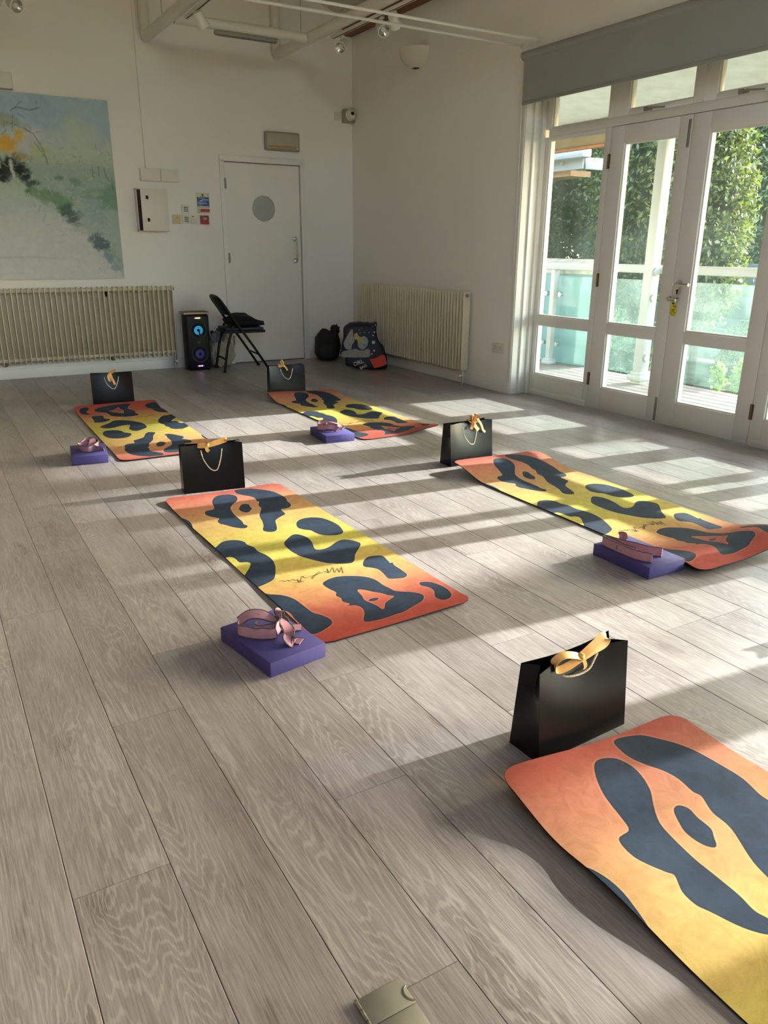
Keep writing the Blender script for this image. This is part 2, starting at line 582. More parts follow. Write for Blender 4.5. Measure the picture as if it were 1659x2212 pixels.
# ---- walls
DX0, DX1, DZ = 2.875, 3.785, 2.06        # back door opening
wb = MB()
wb.box((XL - .2, YB, 0), (DX0, YB + .2, 5.6)).box((DX1, YB, 0), (XR + .3, YB + .2, 5.6)).box((DX0, YB, DZ), (DX1, YB + .2, 5.6))
wb.build('wall_back', M['wall'], smooth=False, kind='structure', label='white painted end wall with door and painting')
wr = MB()
WY0, WY1, WZ = -2.15, 5.27, 2.56         # window opening in the right wall
wr.box((XR, WY1, 0), (XR + .27, YB, 3.9)).box((XR, YF, WZ), (XR + .27, WY1, 3.9)).box((XR, YF, 0), (XR + .27, WY0, WZ))
wr.build('wall_right', M['wall'], smooth=False, kind='structure', label='white painted side wall with radiator and sconce')
# rest of the room; an unseen opening behind the camera is added for sky fill
wl_ = MB()
wl_.box((XL - .2, YF, 0), (XL, YB, 5.6))
wl_.build('wall_left', pm('bounce_cutting_grey', rgb(140, 134, 126), .8, var=.06, scale=2), smooth=False, kind='structure', label='unseen left wall, made grey to cut bounced light')  # unseen wall, colour darkened to cut bounce onto the window frames
wf = MB()
wf.box((XL - .2, YF - .2, 0), (-1.6, YF, 5.6)).box((1.8, YF - .2, 0), (XR + .27, YF, 5.6)).box((-1.6, YF - .2, 0), (1.8, YF, 2.7)).box((-1.6, YF - .2, 4.2), (1.8, YF, 5.6))
wf.build('wall_front', M['wall'], smooth=False, kind='structure', label='white painted wall behind the viewer')

# ---- boarded sloping ceiling, ridge along the room
ceil = empty('ceiling', (0, 0, 0), kind='structure', label='white boarded sloping ceiling')
ridge_x = 0.85
def slope_pt(x):
    return ZC + (XR - x) * SLOPE if x >= ridge_x else ZC + (XR - ridge_x) * SLOPE - (ridge_x - x) * SLOPE
bw = 0.098
for i in range(9):                       # boards near the visible eave
    xb_, xa_ = XR + 0.02 - i * bw - 0.004, XR + 0.02 - (i + 1) * bw
    b = MB()
    vs = []
    for yy in (4.0, YB + .05):
        for (x, dz) in ((xa_, 0), (xb_, 0), (xb_, .02), (xa_, .02)):
            vs.append((x, yy, slope_pt(x) + dz))
    b.add(vs, [(0, 1, 2, 3), (7, 6, 5, 4), (0, 4, 5, 1), (1, 5, 6, 2), (2, 6, 7, 3), (3, 7, 4, 0)])
    b.build('ceiling_board', M['ceil'], ceil, smooth=False)
cb = MB()
def slab(x0, x1, y0, y1, dz):
    vs = []
    for yy in (y0, y1):
        for (x, d) in ((x0, 0), (x1, 0), (x1, .1), (x0, .1)):
            vs.append((x, yy, slope_pt(x) + d + dz))
    cb.add(vs, [(0, 1, 2, 3), (7, 6, 5, 4), (0, 4, 5, 1), (1, 5, 6, 2), (2, 6, 7, 3), (3, 7, 4, 0)])
slab(ridge_x, XR + .3, YF - .2, YB + .2, 0.021)
slab(XL - .2, ridge_x, YF - .2, YB + .2, 0.021)
cb.build('ceiling_lining', M['ceil'], ceil, smooth=False)
MB().box((4.275, 3.0, 3.30), (XR, YB, 3.435), 0.006).build('trim_1', M['timber'], smooth=True, kind='structure', label='brown stained timber wall plate under the ceiling')

# ---- skirting
def skirt(name, boxes, label):
    b = MB()
    for lo, hi in boxes: b.box(lo, hi, 0.004)
    b.build(name, M['white'], kind='structure', label=label)
skirt('baseboard_back', [((XL, YB - .018, 0), (DX0 - .04, YB, .095)), ((DX1 + .04, YB - .018, 0), (XR, YB, .095))], 'white skirting board along the end wall')
skirt('baseboard_right', [((XR - .018, WY1 + .005, 0), (XR, YB - .018, .102))], 'white skirting board under the right radiator')

# ---- back door
def door_leaf_round(bm, x0, x1, z0, z1, cx, cz, r, y0, y1, n=48):
    outer, inner = [], []
    for i in range(n):
        a = 2 * math.pi * i / n
        c, s = math.cos(a), math.sin(a)
        inner.append((cx + r * c, cz + r * s))
        tx = ((x1 - cx) / c if c > 1e-9 else (x0 - cx) / c if c < -1e-9 else 1e9)
        tz = ((z1 - cz) / s if s > 1e-9 else (z0 - cz) / s if s < -1e-9 else 1e9)
        t = min(tx, tz)
        outer.append([cx + t * c, cz + t * s])
    for (qx, qz) in ((x0, z0), (x0, z1), (x1, z0), (x1, z1)):
        i = min(range(n), key=lambda k: (outer[k][0] - qx) ** 2 + (outer[k][1] - qz) ** 2)
        outer[i] = [qx, qz]
    vs = [(p[0], y0, p[1]) for p in outer] + [(p[0], y0, p[1]) for p in inner] + [(p[0], y1, p[1]) for p in outer] + [(p[0], y1, p[1]) for p in inner]
    fs = []
    for i in range(n):
        j = (i + 1) % n
        fs += [(i, j, n + j, n + i), (2 * n + j, 2 * n + i, 3 * n + i, 3 * n + j), (i, 2 * n + i, 2 * n + j, j), (n + j, 3 * n + j, 3 * n + i, n + i)]
    bm.add(vs, fs)
d1 = empty('door_1', (0, 0, 0), kind='structure', label='white flush door with round porthole in the end wall')
b = MB()
b.box((2.858, YB - .018, 0), (2.91, YB + .0, 2.045), 0.004).box((3.75, YB - .018, 0), (3.802, YB, 2.045), 0.004).box((2.858, YB - .018, 2.033), (3.802, YB, 2.092), 0.004)
b.box((DX0, YB, 0), (2.91, YB + .15, 2.045)).box((3.75, YB, 0), (DX1, YB + .15, 2.045)).box((DX0, YB, 2.033), (DX1, YB + .15, DZ))
b.box((DX0, YB + .05, 1.985), (DX1, YB + .075, DZ)).box((DX0, YB + .05, 0), (2.935, YB + .075, DZ)).box((3.725, YB + .05, 0), (DX1, YB + .075, DZ)).box((DX0, YB + .05, 0), (DX1, YB + .075, .04))
b.build('door_frame', M['doorpaint'], d1)
b = MB(); door_leaf_round(b, 2.916, 3.742, 0.012, 2.024, 3.325, 1.595, 0.137, YB + .004, YB + .048)
b.build('door_leaf', M['doorpaint'], d1)
b = MB(); b.lathe([(0.137, 0), (0.137, -.008), (0.150, -.008), (0.150, 0)], 48, Matrix.Translation((3.325, YB + .004, 1.595)) @ Matrix.Rotation(math.radians(-90), 4, 'X'))
b = MB()
rot_y = Matrix.Rotation(math.radians(90), 4, 'X')
b.lathe([(0.1365, .0), (0.1365, .012), (0.1285, .012), (0.1285, 0.0)], 48, Matrix.Translation((3.325, YB + .016, 1.595)) @ rot_y)
b.build('porthole_bead', M['doorpaint'], d1)
b = MB()
b.add([(3.325 + .1365 * math.cos(2 * math.pi * i / 40), YB + .02, 1.595 + .1365 * math.sin(2 * math.pi * i / 40)) for i in range(40)] +
      [(3.325 + .1365 * math.cos(2 * math.pi * i / 40), YB + .026, 1.595 + .1365 * math.sin(2 * math.pi * i / 40)) for i in range(40)],
      [tuple(range(40)), tuple(range(79, 39, -1))] + [(i, (i + 1) % 40, 40 + (i + 1) % 40, 40 + i) for i in range(40)])
b.build('porthole_glass', pm('frosted_porthole', rgb(170, 174, 168), 0.12, var=0.02, coat=0.6), d1)
b = MB()
b.tube(smooth_path([(3.672, YB + .004, 1.295), (3.672, YB - .03, 1.295), (3.673, YB - .052, 1.27), (3.674, YB - .055, 1.18), (3.674, YB - .052, 1.095), (3.674, YB - .03, 1.07), (3.674, YB + .004, 1.07)], 5), 0.0095, 10)
for zz in (1.295, 1.07):
    b.cyl((3.673, YB + .004, zz), (3.673, YB - .006, zz), 0.027, 20)
b.build('pull_handle', M['chrome'], d1, label='chrome pull handle')
for zz in (1.825, 1.10, 0.25):
    b = MB(); b.cyl((2.912, YB - .004, zz - .05), (2.912, YB - .004, zz + .05), 0.007, 8).box((2.898, YB - .0195, zz - .05), (2.909, YB - .017, zz + .05)).box((2.916, YB + .002, zz - .05), (2.928, YB + .0045, zz + .05))
    b.build('hinge', M['steel'], d1)
MB().box((DX0 - .01, YB + .19, 0), (DX1 + .01, YB + .24, 2.4)).build('corridor_wall', M['wall'], d1, smooth=False)

# ---- window wall (frames face at x = XW)
FX0, FX1 = XW, XW + 0.065
GX = XW + 0.032
win_panes = []
def pane_frame(b, y0, y1, z0, z1, py0, py1, rows, x0=FX0, x1=FX1):
    """one framed panel with pane openings (py0..py1) x rows"""
    b.box((x0, y0, z0), (x1, py0, z1), 0.003).box((x0, py1, z0), (x1, y1, z1), 0.003)
    edges = [z0] + [v for r_ in rows for v in r_] + [z1]
    for i in range(0, len(edges), 2):
        if edges[i + 1] - edges[i] > 0.002:
            b.box((x0, py0, edges[i]), (x1, py1, edges[i + 1]), 0.003)
def beads(parent, y0, y1, z0, z1, x=FX0 + .012):
    b = MB()
    t = 0.011
    b.box((x, y0, z0), (x + .018, y0 + t, z1)).box((x, y1 - t, z0), (x + .018, y1, z1)).box((x, y0 + t, z0), (x + .018, y1 - t, z0 + t)).box((x, y0 + t, z1 - t), (x + .018, y1 - t, z1))
    b.build('glazing_bead', M['white'], parent, smooth=False)
def pane(parent, y0, y1, z0, z1, nm='glass_pane'):
    MB().box((GX, y0 + .001, z0 + .001), (GX + .006, y1 - .001, z1 - .001)).build(nm, M['pane'], parent, smooth=False)
    beads(parent, y0, y1, z0, z1)

win1 = empty('window_1', (0, 0, 0), kind='structure', label='white timber glazed screen of sidelights and top lights around the glass doors')
b = MB()
ZT0, ZT1 = 2.062, 2.12      # transom over doors
b.box((FX0, WY0, ZT0), (FX1 + .01, 5.20, ZT1), 0.003)
b.box((FX0, WY0, 2.47), (FX1, WY1, WZ), 0.003)
b.build('transom', M['white'], win1)
side_rows = [(0.18, 0.602), (0.675, 2.04)]
def sidelight(y0, y1, py0, py1):
    b = MB(); pane_frame(b, y0, y1, 0.0, ZT0, py0, py1, side_rows)
    b.box((FX0 - .012, y0 + .01, 0.0), (FX0, y1 - .01, 0.05), 0.003)
    b.build('sidelight_frame', M['white'], win1)
    for z0, z1 in side_rows: pane(win1, py0, py1, z0, z1)
sidelight(4.527, 5.27, 4.583, 5.19)
sidelight(2.29, 3.053, 2.355, 2.962)
sidelight(1.555, 2.29, 1.63, 2.232)
sidelight(0.83, 1.555, 0.94, 1.48)
sidelight(0.10, 0.83, 0.20, 0.715)
sidelight(-0.65, 0.10, -0.58, 0.03)
sidelight(-1.40, -0.65, -1.32, -0.72)
sidelight(WY0, -1.40, -2.07, -1.47)
def toplight(y0, y1, py0, py1, vent):
    b = MB(); pane_frame(b, y0, y1, ZT1, 2.47, py0, py1, [(2.153 if vent else 2.122, 2.44)])
    b.build('toplight_frame', M['white'], win1)
    pane(win1, py0, py1, 2.153 if vent else 2.122, 2.44)
    if vent:
        yc = (y0 + y1) / 2 + .05
        s = MB(); s.box((FX0 - .012, yc - .035, 2.124), (FX0, yc + .035, 2.14), 0.003).tube([(FX0 - .016, yc + .03, 2.134), (FX0 - .018, yc - .03, 2.14), (FX0 - .016, yc - .15, 2.128)], 0.005, 8)
        s.box((FX0 - .022, yc - .005, 2.126), (FX0 - .008, yc + .028, 2.15), 0.003)
        s.build('casement_stay', M['steel'], win1)
toplight(4.527, 5.27, 4.57, 5.17, False)
toplight(3.76, 4.527, 3.827, 4.38, True)
toplight(3.04, 3.76, 3.09, 3.648, True)
for (a, c) in ((2.29, 3.04), (1.555, 2.29), (0.83, 1.555), (0.10, 0.83), (-0.65, 0.10), (-1.4, -0.65), (WY0, -1.4)):
    toplight(a, c, a + .07, c - .07, False)
# frame posts beside the doors
b = MB(); b.box((FX0 - .006, 3.74, ZT1), (FX0, 3.79, 2.46)).build('mullion', M['white'], win1)
# reveal lining at the far jamb
rv = MB(); rv.box((XR - .004, WY1 - .012, 0), (FX0, WY1, WZ), 0.002).box((XR - .012, WY1 - .004, 0), (XR + .002, WY1 + .028, WZ), 0.003)
rv.box((XR + .07, WY1 - .028, 0), (XR + .095, WY1 - .010, WZ), 0.003).box((XR + .15, WY1 - .035, 0), (FX0, WY1 - .010, WZ), 0.003)
rv.build('trim_2', M['white'], kind='structure', label='white painted window reveal with beads at the far jamb')
MB().box((XR + .005, WY0, WZ), (XR + .2, WY1, WZ + .012)).build('trim_3', M['white'], smooth=False, kind='structure', label='white window head lining behind the blind')

def glass_door(name, y0, y1, py0, py1, label):
    d = empty(name, (0, 0, 0), kind='structure', label=label)
    b = MB()
    pane_frame(b, y0, y1, 0.006, 2.058, py0, py1, [(0.175, 0.601), (0.675, 1.942)])
    b.build('door_frame', M['white'], d)
    for z0, z1 in ((0.175, 0.601), (0.675, 1.942)): pane(d, py0, py1, z0, z1)
    return d
gd1 = glass_door('door_2', 3.806, 4.523, 3.911, 4.389, 'left glazed door leaf of the pair, beside the sidelight')
gd2 = glass_door('door_3', 3.056, 3.802, 3.168, 3.661, 'right glazed door leaf with lever handle and yellow tag')
def hinge(d, y, z, ln=0.1):
    b = MB(); b.cyl((FX0 - .005, y, z - ln / 2), (FX0 - .005, y, z + ln / 2), 0.0065, 8)
    b.box((FX0 - .003, y - .013, z - ln / 2), (FX0 + .001, y - .002, z + ln / 2)).box((FX0 - .003, y + .002, z - ln / 2), (FX0 + .001, y + .013, z + ln / 2))
    for q in range(4): b.cyl((FX0 - .005, y, z - ln / 2 + ln * (q + .5) / 4 - .002), (FX0 - .005, y, z - ln / 2 + ln * (q + .5) / 4 + .002), 0.0078, 8)
    b.build('hinge', M['oldbrass'], d)
for zz in (1.83, 0.99, 0.23): hinge(gd1, 4.525, zz)
for zz in (1.83, 0.99, 0.22): hinge(gd2, 3.054, zz)
for (za, zb) in ((1.86, 2.03), (0.02, 0.19)):
    b = MB(); b.box((FX0 - .002, 3.816, za), (FX0 + .001, 3.838, zb), 0.0005)
    b.box((FX0 - .0045, 3.822, za + .05), (FX0 - .001, 3.832, za + .12), 0.001).box((FX0 - .007, 3.823, za + .08), (FX0 - .003, 3.831, za + .095), 0.001)
    b.build('flush_bolt', M['steel'], gd1)
# lever handle, cylinder, bolt, tag on door_3
b = MB()
b.cyl((FX0, 3.752, 0.992), (FX0 - .009, 3.752, 0.992), 0.026, 24)
b.tube(smooth_path([(FX0 - .005, 3.752, 0.992), (FX0 - .045, 3.752, 0.993), (FX0 - .058, 3.74, 0.993), (FX0 - .06, 3.69, 0.992), (FX0 - .056, 3.63, 0.991)], 5), 0.0105, 10)
b.build('lever_handle', M['chrome'], gd2)
b = MB(); b.cyl((FX0, 3.757, 0.941), (FX0 - .008, 3.757, 0.941), 0.026, 24)
lc = b.build('lock_escutcheon', M['chrome'], gd2)
b = MB(); b.cyl((FX0 - .006, 3.757, 0.948), (FX0 - .0095, 3.757, 0.948), 0.0085, 14).box((FX0 - .0095, 3.752, 0.924), (FX0 - .006, 3.762, 0.945))
b.build('keyhole', M['black'], lc)
b = MB(); b.box((FX0 - .010, 3.735, 0.878), (FX0, 3.795, 0.902), 0.002).cyl((FX0 - .014, 3.735, 0.89), (FX0 - .014, 3.825, 0.892), 0.006, 10)
b.tube(smooth_path([(FX0 - .014, 3.745, 0.895), (FX0 - .03, 3.743, 0.893), (FX0 - .034, 3.742, 0.875), (FX0 - .028, 3.742, 0.862), (FX0 - .018, 3.744, 0.866)], 4), 0.0035, 8)
b.box((FX0 - .012, 3.806, 0.876), (FX0, 3.82, 0.906), 0.002).cyl((FX0 - .014, 3.826, 0.89), (FX0 - .014, 3.838, 0.889), 0.009, 10)
b.build('slide_bolt', M['chrome'], gd2)
tagm = lambda u, v, h: (FX0 - .0065 - h, 3.772 - u, 0.824 + v)
b = MB(); b.box((FX0 - .0065, 3.747, 0.775), (FX0 - .005, 3.797, 0.873))
tg = b.build('warning_tag', M['yellow'], gd2, smooth=False, label='yellow CCTV warning tag')
b = text_mb('CCTV', 0.018, lambda u, v, h: tagm(u, v - .026, h), bold=0.0006)
for (vv, ww) in ((-.004, .034), (-.012, .022), (-.041, .03)):
    p = [(-ww / 2, vv - .0022), (ww / 2, vv - .0022), (ww / 2, vv + .0022), (-ww / 2, vv + .0022)]
    b.prism(p, 0, .0005, tagm)
b.prism([(-.016, .032), (.012, .034), (.014, .044), (-.014, .042)], 0, .0005, tagm)
b.prism([(-.003, .014), (.001, .014), (.001, .033), (-.003, .033)], 0, .0005, tagm)
b.prism([(.001, .014), (.016, .012), (.016, .016), (.001, .018)], 0, .0005, tagm)
b.prism([(.014, .006), (.018, .006), (.018, .024), (.014, .024)], 0, .0005, tagm)
b.build('tag_print', M['ink'], tg, smooth=False)

# ================================================================== YOGA MATS
MW, ML = 0.625, 1.725
# leopard print traced on the front-left mat, in floor metres relative to that mat's centre line
def unproj(px, py, z=0.004):
    d = rgt * ((px - W_PX / 2) / F_PX) - up * ((py - H_PX / 2) / F_PX) + fwd
    t = (z - CAM_H) / d.z
    return Vector((d.x * t, d.y * t))
M3C, M3R = Vector((1.243, 2.872)), math.radians(1.26)
def z3(x, y): return unproj(340 + x * 400 / 1659, 920 + y * 400 / 1659)
def z4(x, y): return unproj(440 + x * 600 / 1659, 1080 + y * 600 / 1659)
def to_local(p):
    q = p - M3C
    c, s = math.cos(-M3R), math.sin(-M3R)
    return (q.x * c - q.y * s, q.x * s + q.y * c)
PA = [(490,690),(500,660),(530,635),(580,622),(650,618),(700,630),(718,650),(712,675),(690,695),(665,720),(655,740),(665,765),(690,800),(720,825),(760,860),(775,885),(805,897),(808,908),(790,920),(750,922),(680,912),(600,890),(560,880),(540,862),(548,845),(555,832),(530,828),(480,818),(440,805),(425,785),(432,770),(460,762),(505,750),(505,725)]
PB = [(690,590),(705,578),(760,570),(840,565),(900,570),(980,580),(1050,597),(1110,625),(1150,650),(1165,680),(1185,695),(1198,715),(1180,735),(1140,745),(1105,752),(1130,775),(1145,795),(1100,820),(1060,850),(1065,885),(1072,925),(1055,948),(1010,955),(965,950),(945,935),(950,900),(940,860),(918,820),(915,795),(930,745),(905,715),(912,685),(890,675),(870,650),(830,635),(770,625),(715,612)]
PC = [(735,735),(750,712),(785,702),(820,708),(828,725),(848,745),(835,760),(815,778),(780,778),(750,768),(732,752)]
PD = [(120,790),(200,822),(240,832),(285,855),(308,885),(315,930),(250,930),(130,850)]
PE = [(553,150),(560,130),(590,115),(640,107),(700,110),(750,125),(800,150),(825,175),(833,198),(800,212),(740,215),(690,208),(660,195),(640,185),(600,180),(565,170)]
PF = [(480,265),(500,235),(530,212),(560,208),(600,218),(630,235),(650,262),(660,290),(680,300),(720,295),(755,280),(790,255),(830,240),(880,243),(925,255),(938,268),(925,295),(905,330),(900,365),(880,380),(820,385),(740,380),(680,368),(630,355),(580,340),(540,320),(510,300)]
PG = [(40,300),(70,290),(100,262),(130,248),(190,242),(240,252),(260,270),(300,285),(325,310),(370,330),(410,360),(428,400),(428,450),(415,480),(370,505),(320,525),(280,530),(225,470),(237,458),(265,420),(280,385),(260,375),(215,375),(190,355),(160,343),(125,350),(95,355)]
PH = [(950,385),(960,360),(985,342),(1030,335),(1070,338),(1100,365),(1115,380),(1130,375),(1135,390),(1165,410),(1200,435),(1215,452),(1195,468),(1150,473),(1105,473),(1085,455),(1060,430),(1035,415),(1000,408),(960,402)]
PI_ = [(1288,500),(1300,493),(1340,492),(1380,500),(1430,520),(1465,545),(1480,570),(1470,590),(1445,602),(1415,600),(1385,585),(1378,565),(1375,545),(1345,525),(1300,515)]
PJ = [(710,505),(740,480),(790,463),(850,457),(920,458),(980,465),(1030,482),(1070,510),(1110,530),(1140,545),(1180,550),(1240,553),(1290,562),(1315,578),(1305,605),(1275,625),(1240,645),(1200,670),(1140,690),(1080,710),(1020,725),(965,732),(955,715),(960,690),(958,665),(940,645),(905,633),(850,637),(875,625),(830,610),(820,590),(790,575),(790,555),(750,535)]
PJH = [(918,545),(935,538),(980,545),(1010,552),(1060,560),(1100,572),(1138,578),(1110,600),(1085,620),(1080,650),(1065,655),(1035,635),(990,615),(960,600),(945,575)]
PJD = [(985,600),(1010,590),(1040,588),(1045,595),(1025,605),(995,608)]
PK = [(330,556),(390,568),(430,570),(480,575),(540,595),(590,630),(650,675),(700,690),(750,712),(768,735),(755,755),(720,778),(680,797),(640,800),(575,745),(535,705),(527,693),(500,672),(465,668),(430,655),(380,620),(335,580)]
def sm(poly, fn, sub=4):
    P3 = [Vector((p[0], p[1], 0)) for p in poly]
    return np.array([to_local(fn(q.x, q.y)) for q in smooth_path(P3, sub, True)])
SPOTS = [(sm(PA, z3), 1), (sm(PB, z3), 1), (sm(PC, z3), 1), (sm(PD, z3), 1), (sm(PE, z4), 1), (sm(PF, z4), 1), (sm(PG, z4), 1), (sm(PH, z4), 1), (sm(PI_, z4), 1), (sm(PJ, z4), 1), (sm(PJH, z4), -1), (sm(PJD, z4), 1), (sm(PK, z4), 1)]
def sdf_poly(P, poly):
    """signed distance (negative inside)"""
    A, B = poly, np.roll(poly, -1, axis=0)
    d2 = np.full(len(P), 1e9)
    ins = np.zeros(len(P), bool)
    for a, bb in zip(A, B):
        e = bb - a
        w = P - a
        t = np.clip((w @ e) / max(e @ e, 1e-12), 0, 1)
        q = w - t[:, None] * e
        d2 = np.minimum(d2, (q * q).sum(1))
        c = ((a[1] > P[:, 1]) != (bb[1] > P[:, 1]))
        with np.errstate(divide='ignore', invalid='ignore'):
            xi = (bb[0] - a[0]) * (P[:, 1] - a[1]) / (bb[1] - a[1]) + a[0]
        ins ^= c & (P[:, 0] < xi)
    return np.sqrt(d2) * np.where(ins, -1, 1)
NX, NY = 105, 289
gx, gy = np.meshgrid(np.linspace(-.5, .5, NX), np.linspace(-.5, .5, NY))
RC = 0.052
dend = ML / 2 - np.abs(gy * ML)
shr = np.where(dend < RC, RC - np.sqrt(np.maximum(RC ** 2 - (RC - dend) ** 2, 0)), 0)
GXm = gx * 2 * (MW / 2 - shr)
GYm = gy * ML
pts2 = np.stack([GXm.ravel(), GYm.ravel()], 1)
sd_all = np.full(len(pts2), 1.0)
for poly, sg in SPOTS:
    s = sdf_poly(pts2, poly)
    sd_all = np.minimum(sd_all, s) if sg > 0 else np.maximum(sd_all, -s)
# the centre dot of the ring sits inside its hole
sd_all = np.minimum(sd_all, sdf_poly(pts2, SPOTS[11][0]))

def mat_print():
    mt, n, l, b = new_mat('leopard_suede_print')
    at = n.new('ShaderNodeAttribute'); at.attribute_name = 'spot'
    av = n.new('ShaderNodeAttribute'); av.attribute_name = 'along'
    tc = n.new('ShaderNodeTexCoord')
    nz = n.new('ShaderNodeTexNoise'); nz.inputs['Scale'].default_value = 5; nz.inputs['Detail'].default_value = 6; nz.inputs['Roughness'].default_value = 0.65
    l.new(tc.outputs['Object'], nz.inputs['Vector'])
    ad = n.new('ShaderNodeMath'); ad.operation = 'MULTIPLY_ADD'
    l.new(nz.outputs['Fac'], ad.inputs[0]); ad.inputs[1].default_value = 0.12
    l.new(av.outputs['Fac'], ad.inputs[2])
    rp = n.new('ShaderNodeValToRGB')
    stops = [(0.07, (158, 78, 66)), (0.13, (168, 104, 84)), (0.20, (178, 126, 92)), (0.30, (182, 148, 94)), (0.42, (184, 166, 86)), (0.53, (180, 174, 80)), (0.66, (184, 162, 86)), (0.77, (182, 134, 86)), (0.86, (170, 92, 72)), (0.94, (164, 70, 58))]
    e = rp.color_ramp.elements
    e[0].position, e[0].color = stops[0][0], rgb(*stops[0][1])
    e[1].position, e[1].color = stops[-1][0], rgb(*stops[-1][1])
    for p, c in stops[1:-1]:
        q = e.new(p); q.color = rgb(*c)
    l.new(ad.outputs[0], rp.inputs['Fac'])
    # navy spots with a thin dark rim and a pale halo
    sp = n.new('ShaderNodeMapRange'); sp.inputs['From Min'].default_value = -0.02; sp.inputs['From Max'].default_value = 0.02
    l.new(at.outputs['Fac'], sp.inputs['Value'])
    r2 = n.new('ShaderNodeValToRGB')
    q = r2.color_ramp.elements
    q[0].position, q[0].color = 0.0, (0, 0, 0, 1)
    q[1].position, q[1].color = 0.51, (1, 1, 1, 1)
    x = q.new(0.48); x.color = (0, 0, 0, 1)
    l.new(sp.outputs[0], r2.inputs['Fac'])
    r3 = n.new('ShaderNodeValToRGB')
    q = r3.color_ramp.elements
    q[0].position, q[0].color = 0.36, (0, 0, 0, 1)
    q[1].position, q[1].color = 0.50, (0, 0, 0, 1)
    x = q.new(0.44); x.color = (1, 1, 1, 1)
    l.new(sp.outputs[0], r3.inputs['Fac'])
    r4 = n.new('ShaderNodeValToRGB')
    q = r4.color_ramp.elements
    q[0].position, q[0].color = 0.49, (0, 0, 0, 1)
    q[1].position, q[1].color = 0.66, (0, 0, 0, 1)
    x = q.new(0.56); x.color = (1, 1, 1, 1)
    l.new(sp.outputs[0], r4.inputs['Fac'])
    nv = n.new('ShaderNodeValToRGB')
    nv.color_ramp.elements[0].color = rgb(26, 40, 58); nv.color_ramp.elements[1].color = rgb(40, 56, 76)
    nv.color_ramp.elements[0].position = 0.35; nv.color_ramp.elements[1].position = 0.65
    l.new(nz.outputs['Fac'], nv.inputs['Fac'])
    def mix(fac, a, bb, k=1.0):
        mx = n.new('ShaderNodeMix'); mx.data_type = 'RGBA'
        if k != 1.0:
            ml = n.new('ShaderNodeMath'); ml.operation = 'MULTIPLY'; ml.inputs[1].default_value = k
            l.new(fac, ml.inputs[0]); fac = ml.outputs[0]
        l.new(fac, mx.inputs[0])
        for i, v in ((6, a), (7, bb)):
            if isinstance(v, tuple): mx.inputs[i].default_value = v
            else: l.new(v, mx.inputs[i])
        return mx.outputs[2]
    c = mix(r2.outputs['Color'], nv.outputs['Color'], rp.outputs['Color'])
    nb_ = n.new('ShaderNodeTexNoise'); nb_.inputs['Scale'].default_value = 16; nb_.inputs['Detail'].default_value = 7; nb_.inputs['Roughness'].default_value = 0.7; nb_.inputs['Distortion'].default_value = 1.2
    l.new(tc.outputs['Object'], nb_.inputs['Vector'])
    nr_ = n.new('ShaderNodeValToRGB')
    nr_.color_ramp.elements[0].position = 0.30; nr_.color_ramp.elements[0].color = (0.80, 0.76, 0.72, 1)
    nr_.color_ramp.elements[1].position = 0.58; nr_.color_ramp.elements[1].color = (1.04, 1.04, 1.04, 1)
    l.new(nb_.outputs['Fac'], nr_.inputs['Fac'])
    mm_ = n.new('ShaderNodeMix'); mm_.data_type = 'RGBA'; mm_.blend_type = 'MULTIPLY'; mm_.inputs[0].default_value = 1.0
    l.new(c, mm_.inputs[6]); l.new(nr_.outputs['Color'], mm_.inputs[7])
    c = mm_.outputs[2]
    c = mix(r3.outputs['Color'], c, rgb(20, 30, 42), 0.6)
    c = mix(r4.outputs['Color'], c, rgb(240, 226, 170), 0.08)
    l.new(c, b.inputs['Base Color'])
    b.inputs['Roughness'].default_value = 0.9
    b.inputs['Specular IOR Level'].default_value = 0.2
    n2 = n.new('ShaderNodeTexNoise'); n2.inputs['Scale'].default_value = 400
    l.new(tc.outputs['Object'], n2.inputs['Vector'])
    bp = n.new('ShaderNodeBump'); bp.inputs['Strength'].default_value = 0.25; bp.inputs['Distance'].default_value = 0.001
    l.new(n2.outputs['Fac'], bp.inputs['Height'])
    l.new(bp.outputs[0], b.inputs['Normal'])
    return mt
M['leopard'] = mat_print()
SIG = [[(833,440),(822,404),(812,436),(798,412),(783,438),(770,406),(752,440),(738,414),(744,438),(722,430),(702,440),(684,434),(668,452),(652,474),(648,466),(668,450),(692,444),(664,456),(640,458),(622,466),(604,468),(588,460),(574,498),(560,478)],
       [(598,492),(552,482)], [(584,492),(530,500)], [(548,486),(530,478),(516,490),(502,482),(486,492),(470,486),(450,493)]]
TH = 0.0045
